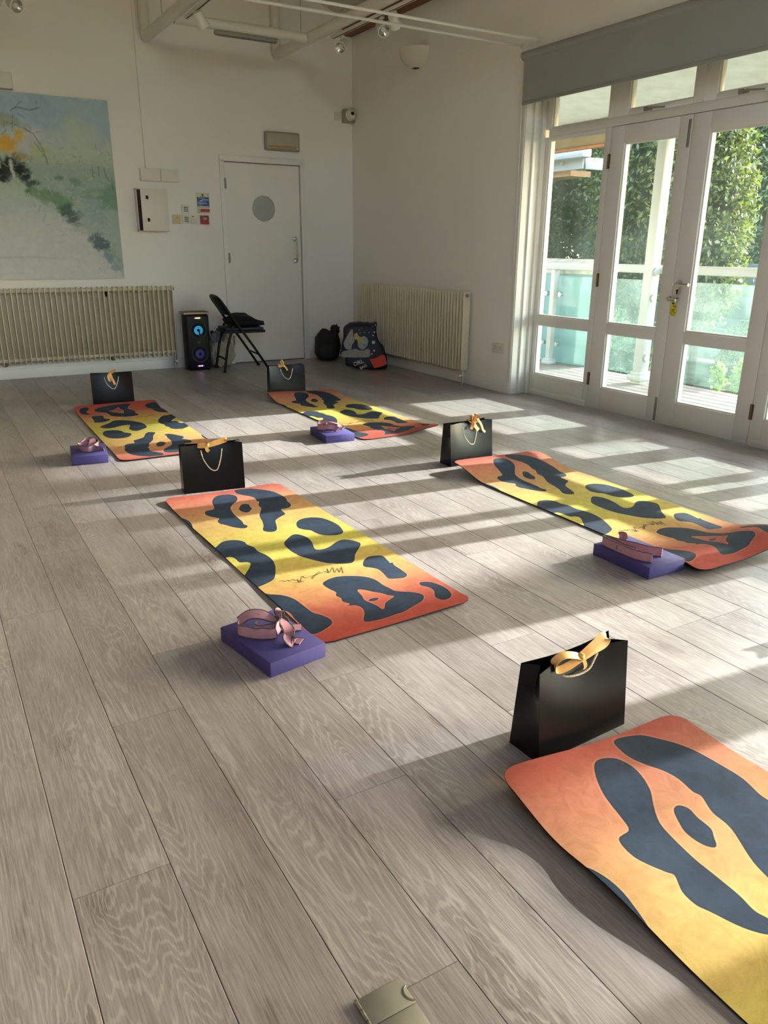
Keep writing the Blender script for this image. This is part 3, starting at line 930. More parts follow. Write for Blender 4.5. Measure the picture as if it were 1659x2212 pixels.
def yoga_mat(loc, rz, lift, label):
    root = empty('yoga_mat', (loc[0], loc[1], 0), rz, label=label, category='yoga mat', group='leopard print yoga mats on the floor')
    def zz(x, y):
        return lift(x, y)
    Zg = np.array([zz(x, y) for x, y in pts2])
    me = bpy.data.meshes.new('print_surface')
    vs = np.stack([pts2[:, 0], pts2[:, 1], Zg + TH], 1)
    idx = np.arange(NX * NY).reshape(NY, NX)
    fs = np.stack([idx[:-1, :-1].ravel(), idx[:-1, 1:].ravel(), idx[1:, 1:].ravel(), idx[1:, :-1].ravel()], 1)
    me.from_pydata(vs.tolist(), [], fs.tolist())
    a = me.attributes.new('spot', 'FLOAT', 'POINT'); a.data.foreach_set('value', sd_all.astype(np.float32))
    a = me.attributes.new('along', 'FLOAT', 'POINT'); a.data.foreach_set('value', (0.5 - pts2[:, 1] / ML).astype(np.float32) * 0.92 + 0.0)
    me.shade_smooth()
    me.materials.append(M['leopard'])
    link('print_surface', me, root)
    # rubber body under the print
    st = 2
    sub = [(i, j) for i in range(0, NY, st) for j in range(0, NX, 4)]
    rows, cols = len(range(0, NY, st)), len(range(0, NX, 4))
    P2 = pts2.reshape(NY, NX, 2)
    b = MB()
    top = [(P2[i, j, 0], P2[i, j, 1], zz(*P2[i, j]) + TH - 0.0006) for i, j in sub]
    bot = [(p[0], p[1], p[2] - TH + 0.0008) for p in top]
    fs2 = []
    nT = len(top)
    for i in range(rows - 1):
        for j in range(cols - 1):
            q = i * cols + j
            fs2 += [(q, q + 1, q + cols + 1, q + cols), (nT + q, nT + q + cols, nT + q + cols + 1, nT + q + 1)]
    rim = [j for j in range(cols)] + [i * cols + cols - 1 for i in range(1, rows)] + [(rows - 1) * cols + j for j in range(cols - 2, -1, -1)] + [i * cols for i in range(rows - 2, 0, -1)]
    for q in range(len(rim)):
        a_, c_ = rim[q], rim[(q + 1) % len(rim)]
        fs2.append((a_, nT + a_, nT + c_, c_))
    b.add(top + bot, fs2)
    b.build('rubber_base', M['rubber'], root, angle=60)
    b = MB()
    for st_ in SIG:
        P = [to_local(z4(*p)) for p in st_]
        path = smooth_path([(p[0], p[1], 0) for p in P], 3)
        path = [Vector((p.x, p.y, zz(p.x, p.y) + TH + 0.0006)) for p in path]
        b.ribbon(path, (0.7, 0.7, 0), 0.0022, 0.0004)
    b.build('printed_signature', M['sig'], root, smooth=False)
    return root
def sstep(a, bb, x):
    t = min(1, max(0, (x - a) / (bb - a)))
    return t * t * (3 - 2 * t)
H2 = ML / 2
def L3(x, y):
    return 0.010 * sstep(H2 - .18, H2, y) * sstep(0.0, -.3, x) + 0.006 * sstep(-H2 + .10, -H2, y) * sstep(-.1, .3, x) + .002 * math.sin(9 * y) * sstep(-.2, -.31, x)**2 + 0.002
def L4(x, y):
    return 0.052 * sstep(H2 - .34, H2 - .03, y) * (0.75 + .25 * sstep(.3, -.3, x)) + 0.036 * sstep(-H2 + .36, -H2 + .10, y) * (0.8 + .9 * sstep(-.1, .31, x)) - .014 * sstep(-H2 + .10, -H2, y) + 0.002
def L2(x, y):
    return 0.045 * sstep(H2 - .30, H2 - .02, y) * (0.5 + .5 * sstep(.2, -.3, x)) + 0.034 * sstep(-H2 + .30, -H2, y) * sstep(-.05, .31, x) + 0.002
def L1(x, y):
    return 0.028 * sstep(-H2 + .22, -H2, y) + 0.004 * sstep(H2 - .12, H2, y) + 0.002
def L5(x, y):
    return 0.042 * sstep(H2 - .26, H2 - .01, y) * sstep(.20, -.30, x) ** 1.5 + .010 * sstep(H2 - .2, H2, y) + 0.020 * math.exp(-((y - H2 + .34) / .16) ** 2) * sstep(-.05, -.31, x) + 0.002
yoga_mat((1.222, 5.45), math.radians(180 - 0.7), L1, 'far left yoga mat nearest the end wall radiator, signature at its far end')
yoga_mat((2.735, 5.235), 0.0, L2, 'yoga mat nearest the chair and tote bags, far centre of the room')
yoga_mat((M3C.x, M3C.y), M3R, L3, 'flat lying yoga mat in the middle left, a bag standing at its far end')
yoga_mat((2.815, 2.625), math.radians(-0.4), L4, 'yoga mat nearest the glass doors, both ends curling up')
yoga_mat((1.312, 0.300), math.radians(0.3), L5, 'foreground yoga mat cut off by the lower right of the picture')

# ================================================================== BLOCKS AND BANDS
def foam_block(cx, cy, rz, label, L=.302, W=.203, Hh=.05):
    b = MB(); b.box((-W / 2, -L / 2, 0), (W / 2, L / 2, Hh), 0.0035)
    o = b.build('yoga_block', M['purple'], None, label=label, category='yoga block', group='purple yoga blocks')
    o.location = (cx, cy, 0.0005)
    o.rotation_euler = (0, 0, rz)
    return o
foam_block(.755, 4.79, math.radians(-8), 'purple foam block beside the far left mat')
foam_block(2.282, 4.562, math.radians(-5), 'purple foam block beside the mat nearest the chair')
foam_block(.808, 2.065, math.radians(9.9), 'purple foam block at the corner of the middle left mat')
foam_block(2.390, 1.993, math.radians(-0.5), 'purple foam block beside the mat nearest the glass doors')

def band(name, loc, rz, strands, label, width=0.036):
    """strands: list of (points, width direction or list)"""
    root = empty(name, loc, rz, label=label, category='exercise band', group='pink stretch bands on the blocks')
    for k, (pts, wd, closed) in enumerate(strands):
        path = smooth_path(pts, 7, closed)
        if closed: path.append(path[0])
        if isinstance(wd, list):
            n0 = len(pts)
            W3 = []
            for i in range(len(path)):
                t = i / (len(path) - 1) * (n0 if closed else n0 - 1)
                i0 = int(t) % n0; i1 = (i0 + 1) % n0 if closed else min(i0 + 1, n0 - 1)
                f = t - int(t)
                W3.append(Vector(wd[i0]) * (1 - f) + Vector(wd[i1]) * f)
        else:
            W3 = wd
        b = MB(); b.ribbon(path, W3, width, 0.0022)
        b.build('webbing', M['pink'], root, angle=50)
        b = MB()
        for sgn in (-1, 1):
            ed = []
            for i, p in enumerate(path):
                w = Vector(W3[i] if isinstance(W3, list) else W3)
                t = (path[min(i + 1, len(path) - 1)] - path[max(i - 1, 0)]).normalized()
                w = (w - t * w.dot(t)).normalized()
                ed.append(p + w * sgn * (width / 2 + .0003))
            b.tube(ed, 0.0022, 5)
        b.build('bound_edge', M['greyband'], root)
    return root
Zu = (0, 0, 1)
hz = 0.018
# band on the block nearest the doors: a standing loop
r4 = band('exercise_band', (2.390, 1.993, 0.0525), math.radians(-0.5), [
    ([(-.085, .115, hz), (-.088, .06, hz), (-.088, .0, hz), (-.084, -.05, hz), (-.075, -.085, hz), (-.062, -.105, hz), (-.058, -.120, hz)], Zu, False),
    ([(-.085, .115, hz), (-.074, .128, hz), (-.06, .12, hz), (-.045, .06, hz), (-.02, .0, hz), (-.004, -.05, hz), (.022, -.085, hz), (.03, -.092, hz), (.024, -.094, hz)], Zu, False),
    ([(-.072, .122, hz), (-.078, .10, hz), (-.066, .092, hz), (-.064, .06, hz), (-.07, .02, hz), (-.066, -.03, hz), (-.062, -.045, hz)], Zu, False),
    ([(-.005, .10, .012), (.012, .115, .02), (.018, .10, .022), (.012, .085, .012)], (0.3, 0.2, 1), False)],
    'pink band standing on edge in a long loop on the block by the doors', 0.036)
b = text_mb('Z', 0.02, lambda u, v, h: (-.0895 - h, .035 - u, hz + v), bold=0.0004)
b.build('printed_size_letter', M['greyband'], r4, smooth=False)
# band on the front block: tangled loops and a knot
r3 = band('exercise_band', (.808, 2.065, 0.0525), math.radians(9.9), [
    ([(-.062, .095, .020), (-.085, .06, .020), (-.072, .03, .019), (-.055, .005, .018), (-.04, -.01, .019), (-.022, -.025, .018), (-.005, -.035, .02)], [(0, 0, 1), (0, 0, 1), (.2, .2, 1), (0, 0, 1), (.3, .1, 1), (0, 0, 1), (0, 0, 1)], False),
    ([(-.062, .095, .028), (-.03, .085, .045), (.0, .06, .046), (.022, .03, .036), (.038, .025, .038), (.052, .035, .05), (.065, .04, .042), (.060, .02, .024), (.042, .0, .018)], [(.6, .5, .5), (.6, .5, .5), (.5, .6, .4), (.4, .8, .2), (.4, .8, .2), (.3, .9, 0), (.3, .9, 0), (.4, .8, .1), (.5, .7, .4)], False),
    ([(-.02, .05, .018), (-.042, .03, .02), (-.034, .012, .018), (-.012, .005, .018), (.012, -.005, .02)], Zu, False),
    ([(.0, -.03, .02), (.018, -.015, .03), (.030, .005, .034), (.044, .002, .026), (.048, -.02, .016), (.035, -.05, .014), (.018, -.075, .022), (.006, -.085, .018), (.012, -.098, .006), (.028, -.092, .004), (.040, -.108, .005)], [(.2, .2, 1), (.3, .5, .6), (.4, .7, .3), (.6, .6, .2), (.9, .3, .1), (.9, .3, .1), (.9, .3, .2), (.9, .4, .2), (.9, .4, .1), (.9, .4, .1), (.9, .4, .1)], False),
    ([(.035, .005, .010), (.055, -.004, .006), (.075, -.016, .005), (.094, -.028, .004)], (.45, .85, .15), False)],
    'pink band tangled in loops on the block in front', 0.034)
b = text_mb('S', 0.022, lambda u, v, h: (-.004 + u * .8 + v * .5, .066 + v * .75 - u * .3, .0475 - .2 * u + h), bold=0.0004)
b.build('printed_size_letter', M['greyband'], r3, smooth=False)
band('exercise_band', (2.282, 4.562, 0.0525), math.radians(-5), [
    ([(-.07, .075, .019), (-.085, .04, .02), (-.06, .0, .022), (-.03, -.03, .028), (.0, -.05, .022), (.012, -.07, .012)], [(0, 0, 1), (0, 0, 1), (.3, .3, 1), (.4, .5, .8), (.3, .2, 1), (.2, .5, .6)], False),
    ([(-.07, .075, .024), (-.04, .09, .034), (-.005, .07, .04), (.03, .03, .032), (.06, .02, .02), (.07, -.01, .012), (.05, -.04, .010), (.03, -.06, .008)], [(.6, .4, .6), (.6, .4, .6), (.5, .6, .5), (.4, .8, .3), (.3, .9, .2), (.9, .3, .3), (.8, .4, .2), (.8, .4, .1)], False),
    ([(-.03, .03, .018), (-.01, .04, .022), (.02, .0, .022), (.03, -.03, .018), (.0, -.01, .018)], Zu, False)],
    'pink band crumpled on the block near the chair', 0.036)
band('exercise_band', (.755, 4.79, 0.0525), math.radians(-8), [
    ([(-.03, .03, .020), (-.055, .0, .026), (-.04, -.045, .022), (.0, -.065, .018), (.03, -.05, .02), (.06, -.06, .016), (.085, -.07, .010)], [(0, 0, 1), (-.2, 0, 1), (-.2, -.2, 1), (0, -.4, 1), (.2, -.5, .8), (.1, -.7, .6), (.1, -.8, .5)], False),
    ([(-.03, .03, .028), (.0, .05, .045), (.02, .04, .055), (.03, .02, .05), (.02, -.01, .032), (-.01, -.04, .024)], [(0, .3, 1), (.3, .2, .9), (.8, .3, .2), (.9, .3, .1), (.9, .2, .2), (.8, .5, .2)], False),
    ([(.045, .05, .02), (.055, .03, .03), (.058, .0, .028), (.04, -.02, .018)], (.1, 0, 1), False)],
    'pink band bunched up on the block beside the far left mat', 0.038)

# ================================================================== GIFT BAGS
def gift_bag(fl, rz, bow, label, Wd=.318, Hh=.245, D=.108):
    root = empty('gift_bag', (fl[0], fl[1], 0.0006), rz, label=label, category='gift bag', group='black paper gift bags')
    td, ins = 0.066, (D - 0.066) / 2
    t = 0.0012
    b = MB()
    n = 9
    def panel(y_of, sgn, sag):
        vs, fs = [], []
        for th in (0, 1):
            for i in range(n):
                for j in range(n):
                    u, v = i / (n - 1), j / (n - 1)
                    x = u * Wd
                    y = y_of(v) + sgn * sag * math.sin(math.pi * u) * v * v + sgn * t * th
                    vs.append((x, y, v * Hh))
        for th in (0, 1):
            for i in range(n - 1):
                for j in range(n - 1):
                    a = th * n * n + i * n + j
                    fs.append((a, a + 1, a + n + 1, a + n))
        N = n * n
        ring = [i * n for i in range(n)] + [(n - 1) * n + j for j in range(1, n)] + [i * n + n - 1 for i in range(n - 2, -1, -1)] + [j for j in range(n - 2, 0, -1)]
        for q in range(len(ring)):
            a_, c_ = ring[q], ring[(q + 1) % len(ring)]
            fs.append((a_, c_, N + c_, N + a_))
        b.add(vs, fs)
    front = lambda v: ins * v
    back = lambda v: D - ins * v
    panel(front, 1, 0.030)
    panel(back, -1, 0.016)
    # side gussets folded inwards towards the top
    for x0, sg in ((0, 1), (Wd, -1)):
        vs, fs = [], []
        k = 8
        for j in range(k + 1):
            v = j / k
            fold = 0.034 * max(0, (v - .25) / .75) ** 1.2
            vs += [(x0, front(v) + .0006, v * Hh), (x0 + sg * fold, (front(v) + back(v)) / 2, v * Hh), (x0, back(v) - .0006, v * Hh)]
        for j in range(k):
            for q in range(2):
                a_ = j * 3 + q
                fs.append((a_, a_ + 1, a_ + 4, a_ + 3))
        b.add(vs, fs)
    b.box((0.001, .001, 0), (Wd - .001, D - .001, .0015))
    b.build('paper_body', M['paper'], root, angle=40)
    # rope handles
    cx = Wd / 2
    zt = Hh - .030
    def rope(path, r=0.0028):
        q = MB()
        q.tube(path, r * .75, 8)
        N = len(path)
        for ph in (0, 2.1, 4.2):
            tw = []
            for i, p in enumerate(path):
                tt = (path[min(i + 1, N - 1)] - path[max(i - 1, 0)]).normalized()
                a1 = tt.orthogonal().normalized() if i == 0 else (u_ - tt * u_.dot(tt)).normalized()
                u_ = a1
                w_ = tt.cross(a1)
                an = ph + i * 1.0
                tw.append(p + (a1 * math.cos(an) + w_ * math.sin(an)) * r * .62)
            q.tube(tw, r * .55, 5)
        q.build('rope_handle', M['rope'], root)
    yf = lambda x: front(.88) + 0.030 * math.sin(math.pi * x / Wd) * .77 - 0.003
    yb = lambda x: back(.88) - 0.016 * math.sin(math.pi * x / Wd) * .77 - 0.003
    bh = bow.get('handle', 0.10)
    if bh > 0.05:
        pf = smooth_path([(cx - .055, yf(cx - .055) + .002, zt), (cx - .045, yf(cx) - .010, zt - bh * .45), (cx - .015, yf(cx) - .022, zt - bh * .92), (cx + .018, yf(cx) - .024, zt - bh), (cx + .042, yf(cx) - .014, zt - bh * .5), (cx + .055, yf(cx + .055) + .002, zt)], 12)
    else:
        pf = smooth_path([(cx - .062, yf(cx - .06) + .002, zt - .012), (cx - .045, yf(cx) - .010, zt - .016), (cx - .01, yf(cx) - .014, zt - .018), (cx + .022, yf(cx) - .014, zt - .012), (cx + .046, yf(cx) - .008, zt + .006), (cx + .062, yf(cx + .06) + .002, zt + .014)], 12)
    rope(pf)
    # rear handle dropped inside the bag
    yr = yb(cx) - .002
    rope(smooth_path([(cx - .055, yr, zt), (cx - .03, yr - .012, zt - .05), (cx + .03, yr - .012, zt - .05), (cx + .055, yr, zt)], 8))
    # satin bow holding the mouth shut
    bw_ = empty_child('ribbon_bow', root, (cx + bow.get('dx', 0), (front(1) + back(1)) / 2 - .016, Hh - .004))
    def rb(name, pts, wd, width):
        q = MB(); path = smooth_path(pts, 8)
        q.ribbon(path, wd, width, 0.0009)
        q.build(name, M['gold'], bw_, angle=60)
    for nm, pts, wd, width in bow['parts']:
        rb(nm, pts, wd, width)
    q = MB()
    q.lathe([(0.0, -.011), (.007, -.009), (.0105, 0), (.007, .009), (0.0, .011)], 12, Matrix.Translation((0, -.006, 0)) @ Matrix.Rotation(.5, 4, 'Y'))
    q.build('bow_knot', M['gold'], bw_)
    return root
def empty_child(name, parent, loc):
    o = bpy.data.objects.new(name, None)
    o.empty_display_size = 0.03
    COL.objects.link(o)
    o.parent = parent
    o.location = loc
    return o
Y1 = (0, 1, 0.25)
bow_open = {'handle': 0.03, 'dx': -.005, 'parts': [
    ('bow_loop', [(0, -.006, 0), (-.028, -.008, .014), (-.062, -.004, .022), (-.088, .0, .010), (-.084, -.004, -.012), (-.05, -.008, -.012), (0, -.006, -.002)], (0.1, 0.75, .65), .020),
    ('bow_loop', [(0, -.006, 0), (.03, -.004, .012), (.062, .0, .022), (.092, .004, .030), (.100, .0, .018), (.085, -.004, .010), (.05, -.006, .006), (0, -.008, -.002)], (0.05, 0.6, .8), .020),
    ('bow_tail', [(0, -.010, 0), (.006, -.014, -.012), (.009, -.016, -.026), (.006, -.014, -.034)], (1, 0, .2), .012)]}
bow_flat = {'handle': 0.105, 'dx': -.02, 'parts': [
    ('bow_loop', [(0, -.006, 0), (.03, -.004, .008), (.06, 0, .016), (.092, .002, .024), (.094, .0, .018), (.05, -.004, .006), (0, -.006, -.004)], (0.0, 0.6, .8), .022),
    ('bow_loop', [(0, -.006, 0), (-.02, -.004, .004), (-.04, 0, .003), (-.044, 0, -.003), (-.02, -.006, -.004), (0, -.006, -.004)], (0.0, 0.5, .85), .020),
    ('bow_tail', [(-.004, -.010, 0), (-.006, -.018, -.012), (-.003, -.022, -.024), (.004, -.02, -.030)], (1, 0, .2), .018)]}
bow_droop = {'handle': 0.09, 'dx': -.012, 'parts': [
    ('bow_loop', [(0, -.006, 0), (.012, -.004, .018), (.03, 0, .026), (.046, .0, .028), (.042, 0, .020), (.02, -.004, .008), (0, -.006, 0)], (0.0, 0.8, .6), .018),
    ('bow_loop', [(0, -.008, 0), (-.010, -.016, -.02), (-.006, -.024, -.044), (.006, -.024, -.05), (.012, -.018, -.03), (.004, -.010, -.004)], (.9, .2, .2), .020),
    ('bow_tail', [(0, -.010, 0), (.010, -.02, -.025), (.024, -.028, -.055), (.034, -.03, -.085)], (.9, .1, .3), .018)]}
bow_up = {'handle': 0.085, 'dx': -.028, 'parts': [
    ('bow_loop', [(0, -.006, 0), (-.014, -.002, .022), (-.024, 0, .042), (-.010, .0, .046), (.004, 0, .024), (.002, -.004, 0)], (0.5, 0.8, .2), .022),
    ('bow_loop', [(0, -.008, 0), (-.022, -.004, .008), (-.044, .0, .008), (-.040, 0, -.002), (-.016, -.004, -.004)], (0, .6, .8), .020),
    ('bow_tail', [(0, -.010, 0), (.012, -.014, -.006), (.022, -.02, -.022), (.030, -.022, -.038)], (.7, .1, .6), .014)]}
bow_full = {'handle': 0.10, 'dx': .02, 'parts': [
    ('bow_loop', [(0, -.008, 0), (.012, -.004, .028), (.028, 0, .046), (.046, .0, .030), (.040, 0, .006), (.016, -.004, .0)], (0.1, 0.9, .2), .022),
    ('bow_loop', [(0, -.008, 0), (-.012, -.004, .018), (-.006, 0, .036), (.014, .0, .038), (.02, 0, .014), (.006, -.004, .002)], (0, .9, .3), .022),
    ('bow_loop', [(0, -.008, 0), (-.026, -.004, .006), (-.034, .0, .016), (-.020, 0, .018), (0, -.004, .004)], (0, .9, .3), .018),
    ('bow_tail', [(0, -.012, 0), (-.014, -.02, -.016), (-.028, -.026, -.036)], (.7, .1, .6), .018),
    ('bow_tail', [(0, -.012, 0), (.008, -.022, -.022), (.028, -.028, -.046)], (.7, .1, .5), .022),
    ('bow_tail', [(.028, -.012, .02), (.048, -.026, -.015), (.062, -.03, -.05), (.078, -.032, -.062)], (.8, .1, .4), .014)]}
gift_bag((1.098, 6.470), math.radians(-12), bow_droop, 'black gift bag at the far end of the far left mat')
gift_bag((2.520, 6.205), math.radians(-6), bow_up, 'black gift bag in front of the folding chair')
gift_bag((1.042, 3.800), math.radians(-8), bow_flat, 'black gift bag at the far end of the middle left mat')
gift_bag((2.556, 3.556), math.radians(3), bow_full, 'black gift bag with sunlit golden bow, nearest the glass doors')
gift_bag((2.80, 1.150), math.radians(2), bow_flat, 'black gift bag just out of the picture at the right, its shadow in view')
gift_bag((1.157, 1.190), math.radians(2.9), bow_open, 'large black gift bag in the foreground with a wide gold bow')

# ================================================================== FLOOR SOCKET LID
fs_ = empty('floor_socket_lid', (.5015, .802, 0.0), 0, label='small hinged steel floor socket lid at the bottom edge', category='floor socket')
b = MB(); b.box((-.043, -.0, 0.0005), (.043, .054, .0045), 0.001)
nv = [(-.043, -.0), (.043, -.0), (.043, .054), (-.043, .054)]
b.build('lid', M['steel'], fs_)
MB().box((-.043, -.055, .0005), (.043, -.0012, .0045), 0.001).build('lid_lower', M['steel'], fs_)
b = MB()
for q in range(5): b.cyl((-.0455, .054 - q * .022, .004), (-.0455, .054 - q * .022 - .0205, .004), 0.0035, 10)
b.build('hinge_barrel', M['chrome'], fs_)
b = MB(); b.tube(smooth_path([(.0435, .036, .0047), (.036, .030, .0047), (.0335, .020, .0047), (.037, .010, .0047), (.0435, .004, .0047)], 5), 0.0012, 6)
b.build('finger_notch', M['chrome'], fs_)

# ================================================================== RADIATORS
def radiator(name, origin, rz, length, label, valve_side=1):
    """local x along the wall, local -y into the room, wall at y = 0"""
    root = empty(name, origin, rz, label=label, category='radiator', group='cream finned radiators')
    z0, z1 = 0.135, 0.838
    b = MB(); b.box((0, -.040, z0 + .02), (length, -.030, z1 - .012), 0.002)
    b.build('back_plate', M['cream'], root)
    b = MB()
    for zz in (z0 + .045, z1 - .03): b.box((0.0, -.075, zz - .016), (length, -.040, zz + .016), 0.004)
    b.build('header_pipe', M['cream'], root)
    n = int(round(length / 0.0480)) + 1
    pitch = length / (n - 1)
    f = MB(); f.box((-.0042, -.112, z0), (.0042, -.042, z1), 0.003)
    fin = f.build('fin', M['cream'], root)
    fin.location = (0, 0, 0)
    for i in range(1, n):
        o = fin.copy(); COL.objects.link(o); o.parent = root
        o.location = (i * pitch, 0, 0)
    for xx in (length * .18, length * .68):
        MB().box((xx - .014, -.040, z1 - .10), (xx + .014, -.001, z1 - .05)).build('wall_bracket', M['oldbrass'], root, smooth=False)
        MB().box((xx - .014, -.06, z0 - .012), (xx + .014, -.001, z0 + .03)).build('wall_bracket', M['oldbrass'], root, smooth=False)
    vx = length - .012 if valve_side > 0 else .012
    sg = 1 if valve_side > 0 else -1
    b = MB(); b.cyl((vx, -.075, z0 + .03), (vx, -.075, z0 - .03), .010, 10).cyl((vx, -.075, z0 - .06), (vx, -.075, 0.0), .0075, 10)
    b.cyl((vx, -.075, z0 - .025), (vx, -.075, z0 - .075), .014, 8)
    vb = b.build('valve', M['chrome'], root)
    b = MB(); b.cyl((vx, -.085, z0 - .05), (vx, -.125, z0 - .05), .013, 12)
    b.build('valve_cap', M['plastic'], vb)
    b = MB(); b.cyl((vx + sg * .008, -.075, z1 - .03), (vx + sg * .035, -.075, z1 - .03), .016, 12)
    b.build('bleed_plug', M['steel'], root)
    return root
radiator('radiator', (0.28, YB, 0), 0.0, 1.975, 'cream finned radiator on the end wall under the painting')
radiator('radiator', (XR, 7.815, 0), math.radians(-90), 1.955, 'cream finned radiator on the side wall near the glass doors')

# ================================================================== PAINTING
pt = empty('painting', (0, 0, 0), label='large abstract landscape canvas in pale blue and green', category='painting')
cx0, cx1, cz0, cz1 = 0.36, 1.812, 0.912, 2.478
b = MB(); b.box((cx0, YB - .034, cz0), (cx1, YB - .002, cz1), 0.002)
b.build('stretched_canvas', pm('canvas_edge', rgb(200, 200, 190), 0.9), pt)
NPX, NPY = 230, 250
rs = np.random.RandomState(3)
def vnoise(nx, ny, fx, fy, octv=4, seed=0):
    r = np.random.RandomState(seed)
    out = np.zeros((ny, nx)); amp = 1.0; tot = 0
    for o in range(octv):
        gx_, gy_ = int(fx * 2 ** o) + 2, int(fy * 2 ** o) + 2
        g = r.rand(gy_ + 1, gx_ + 1)
        X = np.linspace(0, gx_ - 1.001, nx); Y = np.linspace(0, gy_ - 1.001, ny)
        xi, yi = X.astype(int), Y.astype(int)
        xf, yf = X - xi, Y - yi
        xf = xf * xf * (3 - 2 * xf); yf = yf * yf * (3 - 2 * yf)
        a = g[np.ix_(yi, xi)] * (1 - xf) + g[np.ix_(yi, xi + 1)] * xf
        c = g[np.ix_(yi + 1, xi)] * (1 - xf) + g[np.ix_(yi + 1, xi + 1)] * xf
        out += amp * (a * (1 - yf)[:, None] + c * yf[:, None]); tot += amp; amp *= .55
    return out / tot
U, V = np.meshgrid(np.linspace(cx0, cx1, NPX), np.linspace(cz0, cz1, NPY))   # metres on the wall
def zoomxy(x, y):        # sketch coordinates -> canvas metres
    edge = 1005 + (y - 300) * 0.109
    k = .00088 + (y - 300) / 1700 * .00006
    return 1.812 - (edge - x) * k, 2.478 - (y - 300) / 1697 * 1.566
def lc(c): return np.array([lin(c[0]), lin(c[1]), lin(c[2])])
img = np.zeros((NPY, NPX, 3))
n1 = vnoise(NPX, NPY, 4, 4, 5, 1); n2_ = vnoise(NPX, NPY, 14, 14, 4, 2); n3 = vnoise(NPX, NPY, 5, 9, 4, 5); n4 = vnoise(NPX, NPY, 45, 45, 2, 8); n5 = vnoise(NPX, NPY, 22, 60, 3, 12)
tt = np.clip((V - cz0) / (cz1 - cz0) + (n1 - .5) * .12, 0, 1)
stops = [(0, (206, 207, 203)), (.30, (202, 204, 200)), (.42, (184, 199, 192)), (.60, (170, 192, 172)), (.72, (186, 202, 184)), (.85, (172, 194, 206)), (1, (170, 196, 206))]
ps = [s[0] for s in stops]
for c in range(3):
    img[..., c] = np.interp(tt, ps, [lin(s[1][c]) for s in stops])
def blend(mask, col):
    global img
    mk = np.clip(mask, 0, 1)[..., None]
    img = img * (1 - mk) + lc(col) * mk
def blob(x, y, rx, ry, col, strength=1.0, nz=n2_, na=1.2, ang=0.0):
    u0, v0 = zoomxy(x, y)
    du, dv = (U - u0), (V - v0)
    c, s = math.cos(ang), math.sin(ang)
    a_, b_ = (du * c + dv * s) / (rx * .00091), (-du * s + dv * c) / (ry * .00091)
    d = np.sqrt(a_ ** 2 + b_ ** 2) + (nz - .5) * na * 1.3 + (n4 - .5) * .5 + (n5 - .5) * .45
    blend(np.clip((1 - d) * 2.2, 0, 1) * strength * (.8 + .3 * n5), col)
def stroke(pts, wd, col, strength=.8):
    P = [zoomxy(*p) for p in pts]
    dm = np.full(U.shape, 9.0)
    for (a, c) in zip(P[:-1], P[1:]):
        ex, ey = c[0] - a[0], c[1] - a[1]
        t = np.clip(((U - a[0]) * ex + (V - a[1]) * ey) / max(ex * ex + ey * ey, 1e-9), 0, 1)
        dm = np.minimum(dm, np.hypot(U - a[0] - t * ex, V - a[1] - t * ey))
    blend(np.clip(1.3 - dm / (wd * .00091), 0, 1) * strength, col)
# meadow bank on the right, pale path on the left
diag_u, diag_v = zoomxy(150, 1080); d2u, d2v = zoomxy(1120, 1920)
side = ((U - diag_u) * (d2v - diag_v) - (V - diag_v) * (d2u - diag_u)) / math.hypot(d2u - diag_u, d2v - diag_v)
bank = np.clip((-side + (n2_ - .5) * .16) * 9, 0, 1) * np.clip((zoomxy(0, 860)[1] - V + (n1 - .5) * .12) * 9, 0, 1)
blend(bank * .75, (156, 178, 168))
blend(bank * np.clip((n3 - .52) * 7, 0, 1) * .8, (112, 150, 122))
blend(bank * np.clip((n2_ - .60) * 9, 0, 1) * .6, (176, 192, 176))
blend(bank * np.clip((.36 - n2_) * 9, 0, 1) * .5, (140, 168, 182))
blob(480, 1230, 260, 90, (104, 146, 106), .8, ang=-.45)
blob(300, 1090, 90, 40, (38, 70, 58), .8)
blob(530, 1035, 60, 40, (84, 128, 98), .7)
blob(690, 1060, 70, 40, (96, 142, 108), .6)
blob(660, 1380, 130, 95, (72, 90, 90), .85, ang=-.6)
blob(560, 1340, 90, 50, (64, 100, 84), .7, ang=-.5)
blob(950, 1650, 130, 80, (66, 96, 100), .9, ang=-.6)
blob(1030, 1790, 80, 60, (110, 150, 166), .8, ang=-.8)
blob(1110, 1890, 60, 40, (120, 158, 170), .7)
blob(900, 1350, 180, 140, (150, 178, 186), .5)
blob(350, 450, 320, 160, (160, 184, 204), .6)
blob(720, 640, 220, 200, (196, 206, 180), .6)
